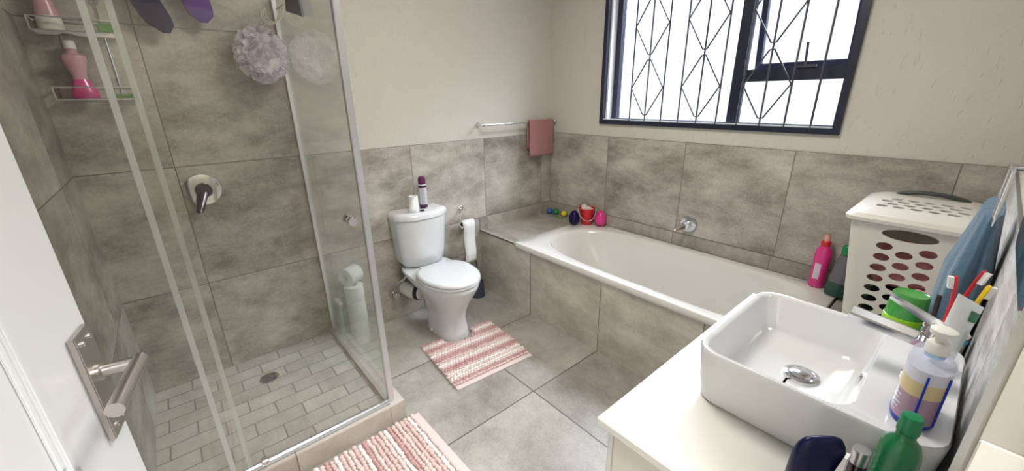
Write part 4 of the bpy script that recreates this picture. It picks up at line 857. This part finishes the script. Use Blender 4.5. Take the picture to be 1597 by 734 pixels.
# ------------------------------------------------------------------ laundry basket on the end ledge
m_bask = mat('ivory_basket_plastic', (0.70, 0.67, 0.60), 0.4)
lb = thing('laundry_basket', 'ivory perforated laundry basket with a hinged lid', 'laundry basket', (-0.38, -2.35, 0.5))
bz0, bz1 = 0.501, 1.035
def bk_(z, k, off=0): # k 0 bottom..1 top
    x0 = -0.545 - 0.045*k + off; x1 = -0.17 + 0.03*k - off; y0 = -2.235 + 0.062*k - off; y1 = -2.497 - 0.022*k + off
    return rrect((x0+x1)/2, (y0+y1)/2, (x1-x0)/2, (y0-y1)/2, 0.035, z, 5)
bm = BM(); loft(bm, [bk_(bz0, 0), bk_(bz1, 1), bk_(bz1, 1, 0.003), bk_(bz0+0.004, 0, 0.003)])
body = obj('basket_body', bm, m_bask, lb, angle=35)
cb = BM()
def ell(bm, c, ax, ra, rb, L=0.03):
    c = Vector(c); n = 20
    if ax == 'x': r = [[c + Vector((d, ra*math.cos(2*PI*i/n), rb*math.sin(2*PI*i/n))) for i in range(n)] for d in (-L, L)]
    elif ax == 'y': r = [[c + Vector((ra*math.cos(2*PI*i/n), d, rb*math.sin(2*PI*i/n))) for i in range(n)] for d in (-L, L)]
    else: r = [[c + Vector((ra*math.cos(2*PI*i/n), rb*math.sin(2*PI*i/n), d)) for i in range(n)] for d in (-L, L)]
    loft(bm, r)
# -x face: big hand slot, then staggered rows
XF = -0.57
ell(cb, (XF-.01, -2.348, 1.001), 'x', 0.075, 0.021, 0.05)
rowsz = [0.950-0.0440*i for i in range(10)]
for i, z in enumerate(rowsz):
    for j in range(3):
        y = -2.285 - 0.058*j
        ell(cb, (XF+0.02, y-0.006, z - (0.022 if j == 1 else 0)), 'x', 0.0235, 0.0145, 0.06)
for i, z in enumerate(rowsz):
    for j in range(5): ell(cb, (-0.50+0.06*j, -2.21, z - (0.022 if j % 2 else 0)), 'y', 0.02, 0.0125, 0.06)
cut(body, cb); body.data.shade_smooth(); body.data.set_sharp_from_angle(angle=math.radians(30))
bm = BM(); loft(bm, [bk_(bz1-0.002, 1, -0.014), bk_(bz1+0.012, 1, -0.018), bk_(bz1+0.026, 1, -0.008), bk_(bz1+0.044, 1, 0.035), bk_(bz1+0.047, 1, 0.06), bk_(bz1+0.043, 1, 0.062), bk_(bz1+0.040, 1, 0.037), bk_(bz1+0.022, 1, -0.004), bk_(bz1+0.010, 1, -0.014), bk_(bz1-0.002, 1, -0.012)], True, True)
bm.free(); bm = BM()
loft(bm, [bk_(bz1+0.001, 1, -0.016), bk_(bz1+0.014, 1, -0.018), bk_(bz1+0.028, 1, -0.008), bk_(bz1+0.044, 1, 0.030), bk_(bz1+0.048, 1, 0.06)])
lid = obj('lid', bm, m_bask, lb, angle=35)
inner = BM(); loft(inner, [bk_(bz1-0.02, 1, -0.012), bk_(bz1+0.012, 1, -0.014), bk_(bz1+0.024, 1, -0.003), bk_(bz1+0.040, 1, 0.034), bk_(bz1+0.044, 1, 0.062)])
cut(lid, inner)
cb = BM()
for i in range(4):
    for j in range(5):
        x = -0.505 + 0.052*i; y = -2.245 - 0.047*j - (0.023 if i % 2 else 0)
        if y < -2.46: continue
        ell(cb, (x, y, bz1+0.045), 'z', 0.0165, 0.0180, 0.04)
cut(lid, cb); lid.data.shade_smooth(); lid.data.set_sharp_from_angle(angle=math.radians(30))
m_grip = mat('dark_grey_grip', (0.06, 0.06, 0.065), 0.45)
bm = BM(); pts = bez((-0.215, -2.255, 1.080), (-0.23, -2.28, 1.106), (-0.23, -2.42, 1.106), (-0.215, -2.458, 1.078), 16); tube(bm, pts, 0.014, 12, ry=0.009); obj('lid_handle', bm, m_grip, lb)
m_laun = mat('rose_laundry', (0.60, 0.24, 0.24), 0.95, bump=0.6, bscale=80); m_dkl = mat('black_laundry', (0.02, 0.018, 0.02), 0.95)
def blob(c, r, seed_, m, lab):
    bm = BM(); bmesh.ops.create_icosphere(bm, subdivisions=4, radius=1); c = Vector(c)
    for v in bm.verts:
        d = v.co.copy(); h = 1+0.16*mnoise.noise(d*2.2+Vector((seed_,0,0)))+0.07*mnoise.noise(d*6+Vector((0,seed_,0)))
        e = 0.55
        v.co = c + Vector([math.copysign(abs(d[i])**e, d[i])*r[i]*h*0.86 for i in range(3)])
    return tag(obj('laundry_pile', bm, m), lab, 'laundry')
blob((-0.375, -2.363, 0.628), (0.150, 0.112, 0.105), 3, m_dkl, 'dark clothes in the bottom of the laundry basket')
blob((-0.375, -2.360, 0.835), (0.150, 0.118, 0.085), 8, m_laun, 'dusty pink laundry heaped inside the perforated basket')

# bottles in the bath corner
m_wlab = mat('pale_label', (0.70, 0.55, 0.68), 0.4)
t = thing('bubble_bath_bottle', 'slim hot pink bottle on the bath corner by the window wall', 'bottle', (-0.055, -2.035, 0.516)); c = (-0.058, -2.033, 0.5165)
bm = BM(); lathe(bm, [(0.030, 0), (0.034, 0.004), (0.034, 0.12), (0.037, 0.17), (0.034, 0.20), (0.022, 0.225), (0.018, 0.232)], c, n=32, sx=0.8); bb_ = obj('bottle_body', bm, m_eggp, t)
bm = BM(); lathe(bm, [(0.021, 0.232), (0.021, 0.25), (0.016, 0.256)], c, n=24); obj('neck_ring', bm, m_red, t)
bm = BM(); lathe(bm, [(0.014, 0.256), (0.013, 0.282), (0.009, 0.288)], c, n=24); obj('cap', bm, mat('peach_plastic', (0.70, 0.36, 0.30), 0.35), t)
bm = BM(); loft(bm, [[Vector((c[0]+0.8*0.0348*math.cos(a), c[1]+0.0348*math.sin(a), c[2]+z)) for a in [2.55+0.12*i for i in range(8)]] for z in (0.05, 0.10, 0.14)], False, False, closed=False); obj('label', bm, m_wlab, bb_)
t = thing('shampoo_bottle', 'dark green clear bottle with a green cap beside the hot pink one', 'bottle', (-0.10, -2.128, 0.516)); c = (-0.107, -2.131, 0.5165)
m_dgc = mat('bottle_green_clear', (0.012, 0.07, 0.05), 0.12, alpha=0.8, coat=0.3); m_smoke = mat('smoky_plastic', (0.17, 0.17, 0.20), 0.15, alpha=0.7)
bm = BM(); lathe(bm, [(0.040, 0), (0.050, 0.005), (0.053, 0.03), (0.047, 0.075)], c, n=36, sx=0.7); obj('liquid', bm, m_dgc, t)
bm = BM(); lathe(bm, [(0.047, 0.0755), (0.040, 0.13), (0.032, 0.19), (0.024, 0.215), (0.018, 0.222)], c, n=36, sx=0.7); obj('bottle_body', bm, m_smoke, t)
bm = BM(); lathe(bm, [(0.022, 0.2225), (0.023, 0.226), (0.022, 0.262), (0.018, 0.267)], c, n=28); obj('cap', bm, m_gc, t)
